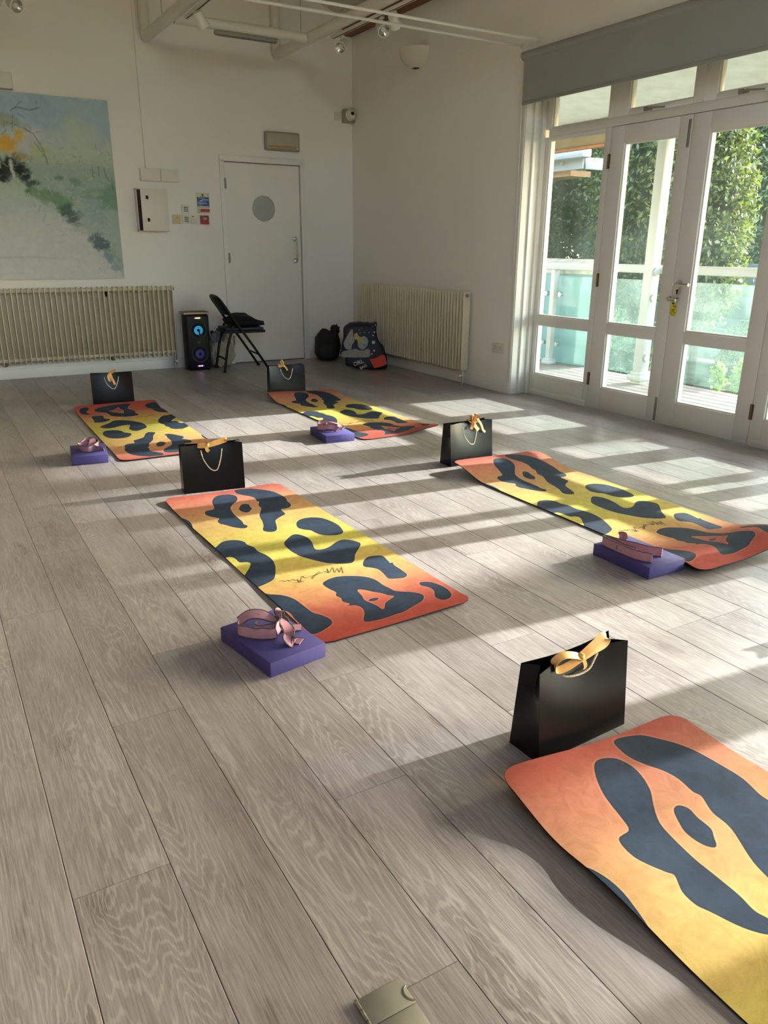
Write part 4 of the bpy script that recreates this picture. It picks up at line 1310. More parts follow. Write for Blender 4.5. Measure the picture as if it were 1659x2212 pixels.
# the yellow tree over a dark opening
blob(190, 700, 230, 170, (206, 206, 206), .8)
blob(60, 560, 220, 70, (150, 160, 110), .55)
blob(30, 760, 130, 130, (226, 176, 40), .95)
blob(150, 650, 70, 60, (222, 186, 36), .9)
blob(180, 860, 110, 60, (176, 150, 80), .75)
blob(380, 790, 100, 90, (184, 196, 110), .65)
blob(60, 960, 170, 140, (22, 32, 34), .97, na=.8)
blob(205, 1000, 85, 130, (30, 36, 34), .95, na=.9)
blob(-80, 960, 150, 140, (24, 32, 36), .95)
blob(90, 950, 20, 70, (210, 208, 206), .95, na=.5)
blob(115, 1030, 20, 50, (204, 204, 204), .95, na=.5)
for pts_, w_ in (([(80, 460), (125, 430), (180, 432), (250, 445), (300, 430), (345, 418)], 5), ([(120, 440), (150, 395), (178, 375)], 3), ([(315, 360), (318, 430)], 3), ([(140, 480), (185, 500), (212, 520)], 3), ([(300, 640), (360, 625)], 3),
                ([(200, 600), (290, 650), (350, 730), (400, 830), (430, 920)], 5), ([(300, 720), (360, 800), (420, 870)], 4), ([(100, 510), (98, 640)], 3), ([(20, 560), (130, 580), (260, 640)], 3), ([(0, 680), (40, 640), (20, 570)], 3), ([(340, 740), (350, 800)], 3),
                ([(855, 920), (860, 1000), (885, 1020)], 4), ([(915, 910), (925, 1000)], 5), ([(970, 925), (1000, 1010), (1030, 1050)], 5), ([(1050, 1010), (1065, 1130)], 5), ([(780, 930), (790, 985)], 3), ([(485, 845), (492, 862)], 3)):
    stroke(pts_, w_, (84, 104, 104), .75)
stroke([(0, 1790), (250, 1780), (600, 1800)], 10, (176, 178, 176), .5)
for q in range(380):                       # loose dabs of the brush
    x_, y_ = rs.rand() * 1050, 700 + rs.rand() * 1250
    if (x_ - 120) * .86 < (y_ - 1080) - 120 or y_ > 1900: continue
    an, ln = rs.rand() * 3.14, 14 + 34 * rs.rand()
    c_ = [(206, 214, 204), (150, 180, 158), (120, 152, 134), (168, 190, 196), (190, 202, 170)][rs.randint(5)]
    u0, v0 = zoomxy(x_, y_)
    i0, j0 = int((u0 - cx0) / (cx1 - cx0) * NPX), int((v0 - cz0) / (cz1 - cz0) * NPY)
    for w in range(int(ln / 4)):
        ii, jj = int(i0 + math.cos(an) * w), int(j0 + math.sin(an) * w)
        if 0 <= ii < NPX and 0 <= jj < NPY: img[jj, ii] = img[jj, ii] * .45 + lc(c_) * .55
img *= (0.91 + .12 * n4 + .08 * n5)[..., None]
me = bpy.data.meshes.new('painted_surface')
vs = [(float(U[j, i]), YB - .0346, float(V[j, i])) for j in range(NPY) for i in range(NPX)]
idx = np.arange(NPX * NPY).reshape(NPY, NPX)
fsq = np.stack([idx[:-1, :-1].ravel(), idx[:-1, 1:].ravel(), idx[1:, 1:].ravel(), idx[1:, :-1].ravel()], 1)
me.from_pydata(vs, [], fsq.tolist())
ca = me.color_attributes.new('paint', 'FLOAT_COLOR', 'POINT')
ca.data.foreach_set('color', np.concatenate([img.reshape(-1, 3), np.ones((NPX * NPY, 1))], 1).astype(np.float32).ravel())
mt, n_, l_, b_ = new_mat('painted_canvas')
at = n_.new('ShaderNodeVertexColor'); at.layer_name = 'paint'
l_.new(at.outputs['Color'], b_.inputs['Base Color'])
b_.inputs['Roughness'].default_value = 0.75
me.materials.append(mt)
link('painted_surface', me, pt)

# ================================================================== WALL FITTINGS (end wall)
def wall_box(b, x0, x1, z0, z1, d, bev=.003, y=YB):
    return b.box((x0, y - d, z0), (x1, y - .0002, z1), bev)
BK = lambda d: (lambda u, v, h: (u, YB - d - h, v))
def bars(b, rects, fn, h=.0006):
    for (u0, u1, v0, v1) in rects:
        b.prism([(u0, v0), (u1, v0), (u1, v1), (u0, v1)], 0, h, fn)
    return b
# conduit and trunking boxes
b = MB(); b.box((2.115, YB - .022, 1.925), (2.140, YB - .0003, 4.3), .002)
b.build('cable_conduit', M['wall'], label='thin painted cable trunking running down the end wall', category='conduit')
jb = wall_box(MB(), 2.055, 2.2465, 1.812, 1.922, .05).build('junction_box', M['plastic'], label='left white junction box below the cable trunking', category='junction box', group='pair of white junction boxes')
jb2 = wall_box(MB(), 2.2495, 2.422, 1.812, 1.918, .05).build('junction_box', M['plastic'], label='right white junction box of the pair above the wall cabinet', category='junction box', group='pair of white junction boxes')
# consumer unit cabinet, door ajar
cab = empty('electrical_cabinet', (0, 0, 0), label='white wall cabinet with door ajar and two black latches', category='cabinet')
b = MB(); wall_box(b, 1.988, 2.288, 1.352, 1.738, .012)
b.box((1.988, YB - .075, 1.352), (1.994, YB - .01, 1.738)).box((2.282, YB - .075, 1.352), (2.288, YB - .01, 1.738)).box((1.988, YB - .075, 1.352), (2.288, YB - .01, 1.358)).box((1.988, YB - .075, 1.732), (2.288, YB - .01, 1.738))
b.build('cabinet_body', M['plastic'], cab, smooth=False)
b = MB(); b.box((1.996, YB - .06, 1.36), (2.2, YB - .02, 1.73))
b.build('breaker_panel', pm('dark_breakers', rgb(52, 24, 26), .5, var=.5, scale=40), cab, smooth=False)
rd = Matrix.Rotation(math.radians(14), 3, 'Z')
b = MB(); b.box((2.012, YB - .082, 1.357), (2.286, YB - .077, 1.733), .001, rot=Matrix.Rotation(math.radians(9), 3, 'Z'), piv=(2.286, YB - .077, 1.5))
cd = b.build('cabinet_door', M['plastic'], cab)
for zz in (1.658, 1.455):
    b = MB(); b.box((2.066, YB - .126, zz - .016), (2.090, YB - .112, zz + .016), .003)
    lt = b.build('latch', M['black'], cd)
# switch plates
def plate(name, x0, x1, z0, z1, mat, label, cat, group=None, d=.012):
    o = empty(name, (0, 0, 0), label=label, category=cat)
    if group: o['group'] = group
    wall_box(MB(), x0, x1, z0, z1, d, .003).build('face_plate', mat, o)
    return o
o = plate('blank_plate', 2.341, 2.425, 1.425, 1.511, M['beige'], 'yellowed beige switch plate left of the keypads', 'wall plate')
b = MB(); bars(b, [(2.372, 2.394, 1.480, 1.488)], BK(.012)); b.build('embossed_mark', M['grey'], o, smooth=False)
b = MB()
for xx in (2.358, 2.410): b.cyl((xx, YB - .0115, 1.468), (xx, YB - .0135, 1.468), .003, 8)
b.build('screw', M['oldbrass'], o)
for (za, nm) in ((1.526, 'upper'), (1.431, 'lower')):
    o = plate('lighting_keypad', 2.4405, 2.5215, za, za + .081, M['plastic'], nm + ' white keypad with three rows of black buttons', 'keypad', 'pair of lighting keypads')
    for r_ in range(3):
        for c_ in range(3):
            x = 2.462 + c_ * .0145; z = za + .058 - r_ * .0175
            MB().box((x, YB - .0155, z - .004), (x + .011, YB - .0115, z + .004), .001).build('button', M['ink'], o)
    bars(MB(), [(2.450, 2.46, za + .070, za + .073), (2.497, 2.512, za + .009, za + .012)], BK(.012)).build('printed_mark', M['grey'], o, smooth=False)
o = plate('fused_spur', 2.531, 2.612, 1.43, 1.512, M['plastic'], 'white fused spur plate between the keypad and the red plate', 'wall plate')
bars(MB(), [(2.542, 2.556, 1.495, 1.504)], BK(.012), .002).build('rocker', M['ink'], o, smooth=False)
bars(MB(), [(2.55, 2.598, 1.444, 1.447), (2.561, 2.563, 1.465, 1.475), (2.578, 2.580, 1.462, 1.475), (2.580, 2.588, 1.458, 1.460)], BK(.012)).build('printed_mark', M['grey'], o, smooth=False)
b = MB()
for xx in (2.545, 2.598): b.cyl((xx, YB - .0115, 1.471), (xx, YB - .0135, 1.471), .003, 8)
b.build('screw', M['oldbrass'], o)
o = plate('fire_alarm_plate', 2.627, 2.711, 1.429, 1.511, M['red'], 'red square plate with small white lettering beside the door', 'wall plate', d=.03)
bars(MB(), [(2.636, 2.702, 1.468, 1.497)], BK(.03)).build('dark_window', M['ink'], o, smooth=False)
bars(MB(), [(2.642, 2.664, 1.488, 1.492), (2.67, 2.697, 1.488, 1.491), (2.65, 2.69, 1.480, 1.484), (2.642, 2.694, 1.472, 1.476)], BK(.0307)).build('white_lettering', M['whiteink'], o, smooth=False)
# notice
o = empty('safety_notice', (0, 0, 0), label='pale green safety notice with blue block and red strip', category='notice')
wall_box(MB(), 2.597, 2.735, 1.534, 1.727, .003, 0).build('notice_card', pm('pale_green_card', rgb(214, 214, 180), .6, var=.03), o, smooth=False)
bl = bars(MB(), [(2.608, 2.731, 1.590, 1.685)], BK(.003)).build('blue_panel', M['blue'], o, smooth=False)
bars(MB(), [(2.655, 2.722, 1.657, 1.664), (2.634, 2.662, 1.650, 1.656), (2.618, 2.69, 1.674, 1.677), (2.618, 2.705, 1.640, 1.643), (2.618, 2.66, 1.634, 1.636), (2.618, 2.71, 1.624, 1.628), (2.618, 2.68, 1.617, 1.619), (2.622, 2.655, 1.609, 1.611), (2.612, 2.727, 1.593, 1.600)], BK(.0037)).build('blue_panel_text', M['whiteink'], o, smooth=False)
bars(MB(), [(2.635, 2.731, 1.545, 1.574)], BK(.003)).build('red_strip', M['red'], o, smooth=False)
b = MB(); b.cyl((2.666, YB - .003, 1.706), (2.666, YB - .0037, 1.706), .009, 16).lathe([(.010, 0), (.010, .0006), (.007, .0006), (.007, 0)], 16, Matrix.Translation((2.620, YB - .003, 1.560)) @ Matrix.Rotation(math.radians(90), 4, 'X'))
bars(b, [(2.645, 2.69, 1.690, 1.694), (2.606, 2.640, 1.537, 1.541), (2.722, 2.727, 1.700, 1.712)], BK(.003))
b.build('notice_print', M['ink'], o, smooth=False)
# emergency light
o = empty('emergency_light', (0, 0, 0), label='grey box emergency light above the white door', category='light fitting')
wall_box(MB(), 3.352, 3.738, 2.160, 2.338, .055, .012).build('housing', M['grey'], o)
MB().box((3.370, YB - .062, 2.176), (3.720, YB - .050, 2.322), .005).build('diffuser', pm('milky_diffuser', rgb(176, 174, 158), .3, var=.05, scale=6), o)
bars(MB(), [(3.378, 3.690, 2.186, 2.206)], BK(.0622)).build('amber_strip', pm('amber_strip_tint', rgb(186, 142, 76), .4), o, smooth=False)
bars(MB(), [(3.694, 3.716, 2.183, 2.190)], BK(.0622)).build('indicator', M['whiteink'], o, smooth=False)
# camera and its plate near the corner
o = plate('blank_switch', 4.172, 4.254, 2.502, 2.584, M['plastic'], 'small white wall plate beside the dome camera', 'wall plate')
bars(MB(), [(4.20, 4.204, 2.55, 2.562), (4.222, 4.226, 2.53, 2.536)], BK(.012)).build('printed_mark', M['grey'], o, smooth=False)
o = empty('dome_camera', (0, 0, 0), label='white dome security camera on a grey box near the corner', category='security camera')
wall_box(MB(), 4.262, 4.386, 2.482, 2.613, .06, .004).build('mounting_box', M['grey'], o)
b = MB()
cm = Matrix.Translation((4.333, YB - .06, 2.556)) @ Matrix.Rotation(math.radians(90), 4, 'X')
b.lathe([(.0, 0), (.058, 0), (.06, .02), (.055, .03), (.045, .036)] , 28, cm)
b.build('dome_base', M['plastic'], o)
ball = Matrix.Translation((4.331, YB - .098, 2.554)) @ Matrix.Rotation(math.radians(78), 4, 'X') @ Matrix.Rotation(math.radians(-12), 4, 'Y')
b = MB(); b.lathe([(.046 * math.sin(a), .046 * math.cos(a)) for a in [math.pi * (i + 1.6) / 14 for i in range(12)]], 28, ball)
eb = b.build('dome_ball', M['plastic'], o)
b = MB(); b.lathe([(0, .0445), (.013, .0445), (.018, .0425), (.021, .040)], 20, ball)
b.build('lens', M['black'], eb)
# socket low on the end wall
o = plate('wall_socket', 2.637, 2.685 + .04, .332, .414, M['plastic'], 'white double socket on the end wall behind the speaker', 'socket')
bars(MB(), [(2.655, 2.659, .385, .393), (2.648, 2.653, .37, .374), (2.661, 2.666, .37, .374), (2.70, 2.704, .385, .393)], BK(.012)).build('socket_holes', M['ink'], o, smooth=False)
MB().box((2.648, YB - .045, .338), (2.682, YB - .012, .366), .005).build('plug', M['black'], o)
# small white box over the painting
wall_box(MB(), .90, 1.022, 2.495, 2.62, .07, .008).build('picture_light_box', M['plastic'], label='small white box on the wall above the painting', category='wall box')
# right wall socket
o = empty('wall_socket', (0, 0, 0), label='white double socket on the side wall right of the radiator', category='socket')
MB().box((XR - .014, 5.370, .338), (XR - .0002, 5.528, .422), .004).build('face_plate', M['plastic'], o)
b = MB()
for yc in (5.485, 5.415):
    for (dy, dz, hh) in ((0, .018, .005), (-.011, 0, .003), (.011, 0, .003)):
        b.box((XR - .0146, yc + dy - .002, .378 + dz - hh), (XR - .0135, yc + dy + .002, .378 + dz + hh))
b.build('socket_holes', M['ink'], o, smooth=False)
b = MB()
for yc in (5.463, 5.435): b.box((XR - .017, yc - .005, .392), (XR - .0135, yc + .005, .408), .001)
b.build('socket_switch', M['plastic'], o)
# plaster uplighter
o = empty('wall_sconce', (0, 0, 0), label='white plaster half-bowl uplighter on the side wall', category='wall light')
prof = [(.050, 2.800), (.085, 2.812), (.130, 2.84), (.165, 2.885), (.180, 2.935), (.182, 2.955), (.172, 2.955), (.165, 2.935), (.12, 2.86), (.03, 2.83)]
b = MB(); b.lathe(prof, 24, Matrix.Translation((XR, 6.87, 0)), math.radians(90), math.radians(270))
b.build('bowl', pm('white_plaster', rgb(224, 220, 206), .8, var=.02), o)
MB().box((XR - .05, 6.84, 2.797), (XR - .002, 6.90, 2.803)).build('bottom_slot', M['ink'], o, smooth=False)

# ================================================================== ROOF TIES, TRUSS TUBES AND LIGHTS
R_T = 0.047
def truss(x, label):
    o = empty('truss_tube', (0, 0, 0), label=label, category='roof tube', group='white steel roof tubes')
    b = MB(); b.tube([(x, YB - .06, 3.035), (x, YB - .70, 3.035)], R_T, 18)
    b.build('end_section', M['tube'], o)
    b = MB(); b.tube([(x, YB - .702, 3.035), (x, 1.0, 3.035)], R_T * 1.04, 18)
    b.build('long_section', M['tube'], o)
    b = MB(); b.tube(smooth_path([(x, YB - .12, 3.035), (x, YB - .06, 3.05), (x, YB - .05, 3.12)], 4) + [Vector((x, YB - .05, slope_pt(x) - .02))], R_T, 16)
    b.build('upright', M['tube'], o)
    b = MB(); b.tube([(x - .02, YB - .69, 3.08), (x - .02, YB - .69, slope_pt(x) - .01)], .0025, 6)
    b.build('hanger_wire', M['steel'], o)
    return o
truss(2.21, 'white roof tube meeting the end wall above the junction boxes')
truss(3.505, 'white roof tube above the emergency light, two spotlights on it')
truss(0.915, 'white roof tube at the top left corner above the painting')
b = MB(); b.tube([(2.25, 7.34, 3.03), (3.465, 7.34, 3.03)], .043, 16)
b.build('cross_tube', M['tube'], label='white cross tube linking two roof tubes', category='roof tube')
o = empty('strip_light', (0, 0, 0), label='slim grey strip light under the cross tube', category='light fitting')
MB().box((2.60, 7.325, 2.955), (3.18, 7.365, 2.986), .003).build('housing', M['grey'], o)
b = MB()
for q in range(40): b.box((2.61 + q * .0142, 7.327, 2.949), (2.617 + q * .0142, 7.363, 2.956))
b.build('louvre', M['steel'], o, smooth=False)
for (yy, zz, lab) in ((5.358, 2.707, 'lower thin white tie rod spanning to the side wall'), (5.172, 2.712, 'upper thin white tie rod nearest the blind')):
    o = empty('tie_rod', (0, 0, 0), label=lab, category='tie rod', group='thin white tie rods')
    MB().tube([(XL, yy, zz), (XR, yy, zz)], .0105, 12).build('rod', M['tube'], o)
    b = MB(); b.cyl((XR - .006, yy, zz), (XR - .0002, yy, zz), .024, 14)
    b.build('wall_rose', M['tube'], o)
for xx, y0_, y1_, lab in ((3.505, 4.6, 6.95, 'light track under the roof tube above the sconce'), (2.21, 4.6, 7.02, 'light track under the roof tube nearest the painting')):
    b = MB(); b.box((xx + .02, y0_, 2.955), (xx + .055, y1_, 2.978), .002)
    o = empty('light_track', (0, 0, 0), label=lab, category='light track', group='light tracks under the roof tubes')
    b.build('track_body', M['tube'], o)
    MB().box((xx + .033, y0_ + .01, 2.9535), (xx + .042, y1_ - .01, 2.956)).build('track_slot', M['ink'], o, smooth=False)
def spot(x, y, z, aim, label, ztop):
    """track spotlight: stem, barrel, reflector"""
    o = empty('track_spotlight', (0, 0, 0), label=label, category='spotlight', group='white track spotlights')
    aim = Vector(aim).normalized()
    p = Vector((x, y, z))
    b = MB(); b.cyl((x, y, ztop), (x, y, z + .02), .010, 10).box((x - .016, y - .02, ztop - .016), (x + .016, y + .02, ztop), .003)
    b.build('stem', M['plastic'], o)
    mtx = Matrix.Translation(p) @ aim.to_track_quat('Z', 'Y').to_matrix().to_4x4()
    b = MB(); b.lathe([(0, -.05), (.032, -.05), (.040, -.035), (.040, .03), (.052, .05), (.052, .062), (.046, .062), (.036, .045), (0.0, .035)], 24, mtx)
    bb_ = b.build('barrel', M['plastic'], o)
    b = MB(); b.lathe([(0, .030), (.012, .036), (.036, .050), (.045, .060)], 24, mtx)
    b.build('reflector', M['chrome'], bb_)
    b = MB(); b.lathe([(0, .046), (.008, .044), (.010, .036)], 12, mtx)
    b.build('bulb', pm('unlit_bulb', rgb(236, 230, 205), .2), bb_)
spot(3.56, 6.80, 2.885, (-.62, -.55, -.56), 'white track spotlight hanging at the end of the track, lamp facing the camera', 2.955)
spot(3.56, 6.12, 2.885, (-.05, -.78, -.62), 'white track spotlight pointing down in front of the brown beam', 2.955)
spot(3.56, 5.93, 2.90, (.6, .6, -.4), 'white track spotlight beside the brown beam, turned away', 2.955)
spot(2.265, 6.72, 2.90, (.55, .3, -.78), 'white track spotlight on the left roof tube, hung beside the cross tube', 2.955)
spot(0.985, 7.20, 2.93, (.3, -.85, -.42), 'white spotlight in the top left corner', 2.99)

# ================================================================== ROLLER BLIND
o = empty('roller_blind', (0, 0, 0), label='grey roller blind partly lowered over the glass doors', category='blind')
b = MB(); b.cyl((XR - .038, -2.0, 2.618), (XR - .038, 5.285, 2.618), .034, 20)
b.build('roll', M['blind'], o)
b = MB(); b.box((XR - .058, -2.0, 2.298), (XR - .0565, 5.255, 2.63))
b.build('fabric', M['blind'], o, smooth=False)
b = MB(); b.box((XR - .063, -2.0, 2.276), (XR - .052, 5.255, 2.300), .003)
b.build('hem_bar', M['blind'], o)
b = MB(); b.cyl((XR - .038, 5.286, 2.618), (XR - .038, 5.30, 2.618), .037, 20).box((XR - .05, 5.287, 2.61), (XR, 5.297, 2.65), .002)
b.build('end_bracket', M['plastic'], o)
b = MB(); b.tube([(XR - .03, 5.293, 2.60), (XR - .02, 5.293, 1.9), (XR - .014, 5.292, .95)], .0022, 6).tube([(XR - .042, 5.293, 2.60), (XR - .026, 5.293, 1.9), (XR - .016, 5.292, .95)], .0022, 6)
b.build('bead_chain', M['plastic'], o)

# ================================================================== SPEAKER, BOOK, CHAIR, BAGS
sp = empty('tower_speaker', (2.437, 7.955, 0), math.radians(-2), label='black tower speaker with blue lit driver by the radiator', category='speaker')
b = MB(); b.box((-.117, -.09, .008), (.117, .11, .562), .022)
b.build('cabinet', M['black'], sp)
b = MB()
for sx in (-.09, .09):
    for sy in (-.06, .08): b.cyl((sx, sy, 0), (sx, sy, .012), .014, 10)
b.build('feet', M['rubber'], sp)
yf = -.091
fm = Matrix.Rotation(math.radians(90), 4, 'X')
for zz, cone_c, em in ((.405, rgb(30, 150, 200), 1.4), (.168, rgb(40, 20, 200), .5)):
    mtx = Matrix.Translation((0, yf, zz)) @ fm
    b = MB(); b.lathe([(.086, 0), (.088, .004), (.084, .007), (.076, .004), (.070, -.004)], 32, mtx)
    w = b.build('woofer', pm('woofer_ring', rgb(46, 48, 50), .5, var=.1), sp)
    b = MB(); b.lathe([(.070, .002), (.060, .001), (.045, 0.0005)], 32, mtx)
    b.build('cone', M['rubber'], w)
    b = MB(); b.lathe([(.045, .002), (.030, .0015), (.016, .001)], 32, mtx)
    b.build('light_ring', emit_mat('driver_glow_%d' % int(zz * 1000), cone_c, em * (.55 if zz > .3 else .22)), w)
    b = MB(); b.lathe([(.016, .002), (.010, .006), (0, .008)], 20, mtx)
    b.build('dust_cap', M['black'], w)
b = MB(); b.prism([(-.010, 0), (.014, 0), (.006, .085), (-.004, .085)], 0, .003, lambda u, v, h: (u + .006, yf - .009 - h, .318 + v))
b.build('tweeter_horn', M['black'], sp)
MB().box((-.012, yf - .002, .282), (.012, yf, .287)).build('nameplate', M['steel'], sp, smooth=False)
for zz, cols in ((.527, ((230, 120, 110), (250, 190, 190), (240, 200, 90), (230, 255, 150), (140, 150, 100))), (.046, ((200, 60, 120), (255, 170, 210), (210, 150, 255), (170, 170, 255), (70, 70, 200)))):
    for q, c in enumerate(cols):
        MB().box((-.034 + q * .0145, yf - .003, zz - .006), (-.023 + q * .0145, yf + .001, zz + .006), .001).build('led', emit_mat('led_%d_%d' % (int(zz * 1000), q), rgb(*c), (1.2, 3.2, 2.0, 3.2, .8)[q]), sp)
bk = empty('book', (2.427, 7.955, .5635), math.radians(-2), label='thin pale brown book lying on top of the speaker', category='book')
MB().box((-.132, -.095, .0), (.132, .095, .003), .001).build('back_cover', M['brownwood'], bk)
MB().box((-.128, -.091, .003), (.130, .091, .019), .001).build('page_block', pm('page_edges', rgb(205, 180, 162), .8, var=.1, scale=60), bk)
MB().box((-.132, -.095, .019), (.132, .095, .022), .001).build('front_cover', M['brownwood'], bk)

# folding chair
ch = empty('folding_chair', (2.845, 7.755, 0), math.radians(-5), label='black metal folding chair with dark teal padded seat', category='chair')
RT = .0125
hw = .195
for s in (-1, 1):
    b = MB(); b.tube(smooth_path([(.235, s * hw, .0), (.06, s * hw, .27), (-.10, s * hw, .50), (-.195, s * hw, .645), (-.235, s * (hw - .004), .705)], 5), RT, 10)
    b.cyl((.235, s * hw, 0), (.225, s * hw, .02), .016, 10)
    b.build('leg', M['black'], ch)
    b = MB(); b.tube([(-.235, s * (hw - .022), .0), (-.19, s * (hw - .022), .25), (-.125, s * (hw - .022), .455)], RT, 10)
    b.cyl((-.235, s * (hw - .022), 0), (-.232, s * (hw - .022), .02), .016, 10)
    b.build('leg', M['black'], ch)
    b = MB(); b.tube([(-.125, s * (hw - .022), .45), (-.085, s * (hw - .006), .475)], .008, 8)
    b.build('hinge_link', M['black'], ch)
b = MB(); b.tube(smooth_path([(-.215, -hw, .672), (-.242, -hw + .012, .715), (-.262, -hw + .07, .742), (-.27, 0, .75), (-.262, hw - .07, .742), (-.242, hw - .012, .715), (-.215, hw, .672)], 6), RT, 10)
b.build('top_rail', M['black'], ch)
b = MB()
vs, fs = [], []
for i in range(13):
    for j in range(7):
        u, v = i / 12 * 2 - 1, j / 6
        z = .565 + v * (.165 + .012 * (1 - u * u))
        x = -.145 - (z - .565) * .62 - .028 * (1 - u * u)
        yy = u * (hw - .004 - .03 * max(0, v - .7) / .3)
        vs.append((x, yy, z))
for i in range(12):
    for j in range(6):
        a = i * 7 + j
        fs.append((a, a + 1, a + 8, a + 7))
N0 = len(vs)
vs += [(x - .006, y, z) for x, y, z in vs]
fs += [(N0 + d_, N0 + c_, N0 + b2, N0 + a_) for a_, b2, c_, d_ in fs]
b.add(vs, fs)
b.build('backrest', M['black'], ch)
MB().box((-.215, -hw + .02, .385), (.215, hw - .02, .412), .012).build('seat_pan', M['black'], ch)
MB().box((-.20, -hw + .028, .410), (.20, hw - .028, .438), .013).build('seat_pad', pm('dark_teal_vinyl', rgb(20, 44, 52), .55, var=.1), ch)
b = MB(); b.tube(smooth_path([(.125, -hw, .165), (.118, -hw + .03, .172), (.118, hw - .03, .172), (.125, hw, .165)], 5), .009, 8)
b.build('front_stretcher', M['black'], ch)
b = MB(); b.tube(smooth_path([(-.215, -hw + .022, .11), (-.207, -hw + .05, .125), (-.207, hw - .05, .125), (-.215, hw - .022, .11)], 5), .009, 8)
b.build('rear_stretcher', M['black'], ch)

def lumpy(name, dims, seed, amp, fr, mat, parent=None, sq=0.6, flat=True, n=26, shape=None, **props):
    """soft bag: superellipsoid pushed about by noise, flat underneath"""
    vs, fs = [], []
    for i in range(n + 1):
        th = math.pi * i / n
        for j in range(2 * n):
            ph = math.pi * j / n
            def sp_(v, e): return math.copysign(abs(v) ** e, v)
            x = sp_(math.sin(th), sq) * sp_(math.cos(ph), sq)
            y = sp_(math.sin(th), sq) * sp_(math.sin(ph), sq)
            z = sp_(math.cos(th), sq)
            nn = mnoise.noise(Vector((x * fr + seed, y * fr, z * fr))) + .5 * mnoise.noise(Vector((x * fr * 2.3, y * fr * 2.3 + seed, z * fr * 2.3)))
            k = 1 + amp * nn
            p = Vector((x * dims[0] / 2 * k, y * dims[1] / 2 * k, (z + 1) / 2 * dims[2] * (k if z > 0 else 1)))
            if shape: p = shape(p)
            if flat: p.z = max(p.z, 0.002)
            vs.append(p)
    for i in range(n):
        for j in range(2 * n):
            j2 = (j + 1) % (2 * n)
            fs.append((i * 2 * n + j, i * 2 * n + j2, (i + 1) * 2 * n + j2, (i + 1) * 2 * n + j))
    b = MB(); b.add(vs, fs)
    return b.build(name, mat, parent, angle=80, **props)
cu = lumpy('cushion', (.40, .30, .125), 4.0, .16, 1.6, pm('black_cloth', rgb(9, 9, 10), .95, var=.3), None, .75,
           shape=lambda p: Vector((p.x, p.y, p.z * (1.0 - .55 * sstep(-.02, .2, p.x)))), label='black folded jacket lying on the chair seat', category='jacket')
cu.location = (2.885, 7.755, .437); cu.rotation_euler = (0, 0, math.radians(-8))
# cream carrier bag with cable behind the chair
cbag = empty('carrier_bag', (2.735, 8.075, 0), 0, label='crumpled cream carrier bag on the floor behind the chair', category='bag')
lumpy('bag_body', (.26, .16, .30), 9.0, .28, 2.2, pm('cream_cloth', rgb(176, 164, 140), .9, var=.15, scale=15), cbag, .7, shape=lambda p: Vector((p.x * (1.08 - p.z * .9), p.y, p.z)))
b = MB(); b.tube(smooth_path([(-.10, -.05, .20), (-.12, -.088, .12), (-.10, -.10, .05), (-.06, -.10, .02), (-.04, -.10, .005)], 6), .005, 7).tube(smooth_path([(-.06, -.06, .26), (-.085, -.085, .18), (-.075, -.095, .10), (-.10, -.10, .01)], 6), .004, 7)
b.build('bag_cord', M['rope'], cbag)
lumpy('grey_bundle', (.17, .10, .10), 2.0, .3, 2.5, pm('grey_cloth', rgb(120, 122, 126), .9, var=.2, scale=20), cbag, .8, flat=False).location = (-.05, -.03, .25)

bp_ = empty('backpack', (3.925, 7.925, 0), math.radians(-18), label='black backpack slumped against the end wall', category='backpack')
bkm = pm('black_nylon', rgb(11, 11, 12), .7, var=.2, bump=.2, bscale=80)
lumpy('backpack_body', (.27, .19, .335), 1.5, .10, 1.6, bkm, bp_, .62, shape=lambda p: Vector((p.x * (1.05 - .5 * max(0, p.z - .15)), p.y, p.z)))
lumpy('backpack_pocket', (.20, .08, .20), 6.5, .10, 1.6, bkm, bp_, .6).location = (-.005, -.085, .015)
lumpy('backpack_hood', (.10, .09, .10), 3.5, .25, 2.2, bkm, bp_, .8, flat=False).location = (.085, .0, .285)

# big printed tote in front of the side radiator; front plane faces the room
tote = empty('tote_bag', (4.005, 7.165, 0), math.atan2(-.483, .876), label='bulging navy tote bag with printed pictures and red patch', category='bag')
KZ = .000552
def tq(x, y): return ((x - 1000) * KZ, (1070 - y) * KZ)
outline = [(560, 330), (620, 270), (690, 228), (800, 222), (850, 212), (950, 226), (1010, 222), (1100, 235), (1195, 215), (1185, 330), (1215, 520), (1280, 620), (1330, 680), (1350, 760), (1390, 860), (1395, 960), (1370, 1040), (1250, 1060), (1080, 1068), (900, 1050), (720, 1020), (610, 1000), (590, 900), (600, 840), (500, 800), (520, 640), (560, 480)]
oc = [tq(*p) for p in outline]
oc = [(p.x, p.y) for p in smooth_path([(a, c, 0) for a, c in oc], 3, True)]
def tote_pt(u, v, h):         # h towards the room (local -y), a little belly
    v = max(v, 0.0005)
    belly = .030 * math.sin(math.pi * min(1, max(0, v / .45))) - v * .12 * -1
    return (u, belly * 0 + v * .16 - h, v)
b = MB()
rings = [(1.0, .055), (.985, .075), (.94, .09), (.86, .0985), (.70, .1025), (.45, .105), (.2, .106)]
cxu, cxv = 0.0, .22
k = len(oc)
vs, fs = [], []
for s_, h in [(1.0, -.10), (1.0, -.03)] + rings:
    for (u, v) in oc: vs.append(tote_pt(cxu + (u - cxu) * s_, cxv + (v - cxv) * s_, h))
nr = 2 + len(rings)
for i in range(nr - 1):
    for j in range(k):
        j2 = (j + 1) % k
        fs.append((i * k + j, i * k + j2, (i + 1) * k + j2, (i + 1) * k + j))
fs.append(tuple((nr - 1) * k + j for j in range(k)))
fs.append(tuple(range(k - 1, -1, -1)))
b.add(vs, fs)
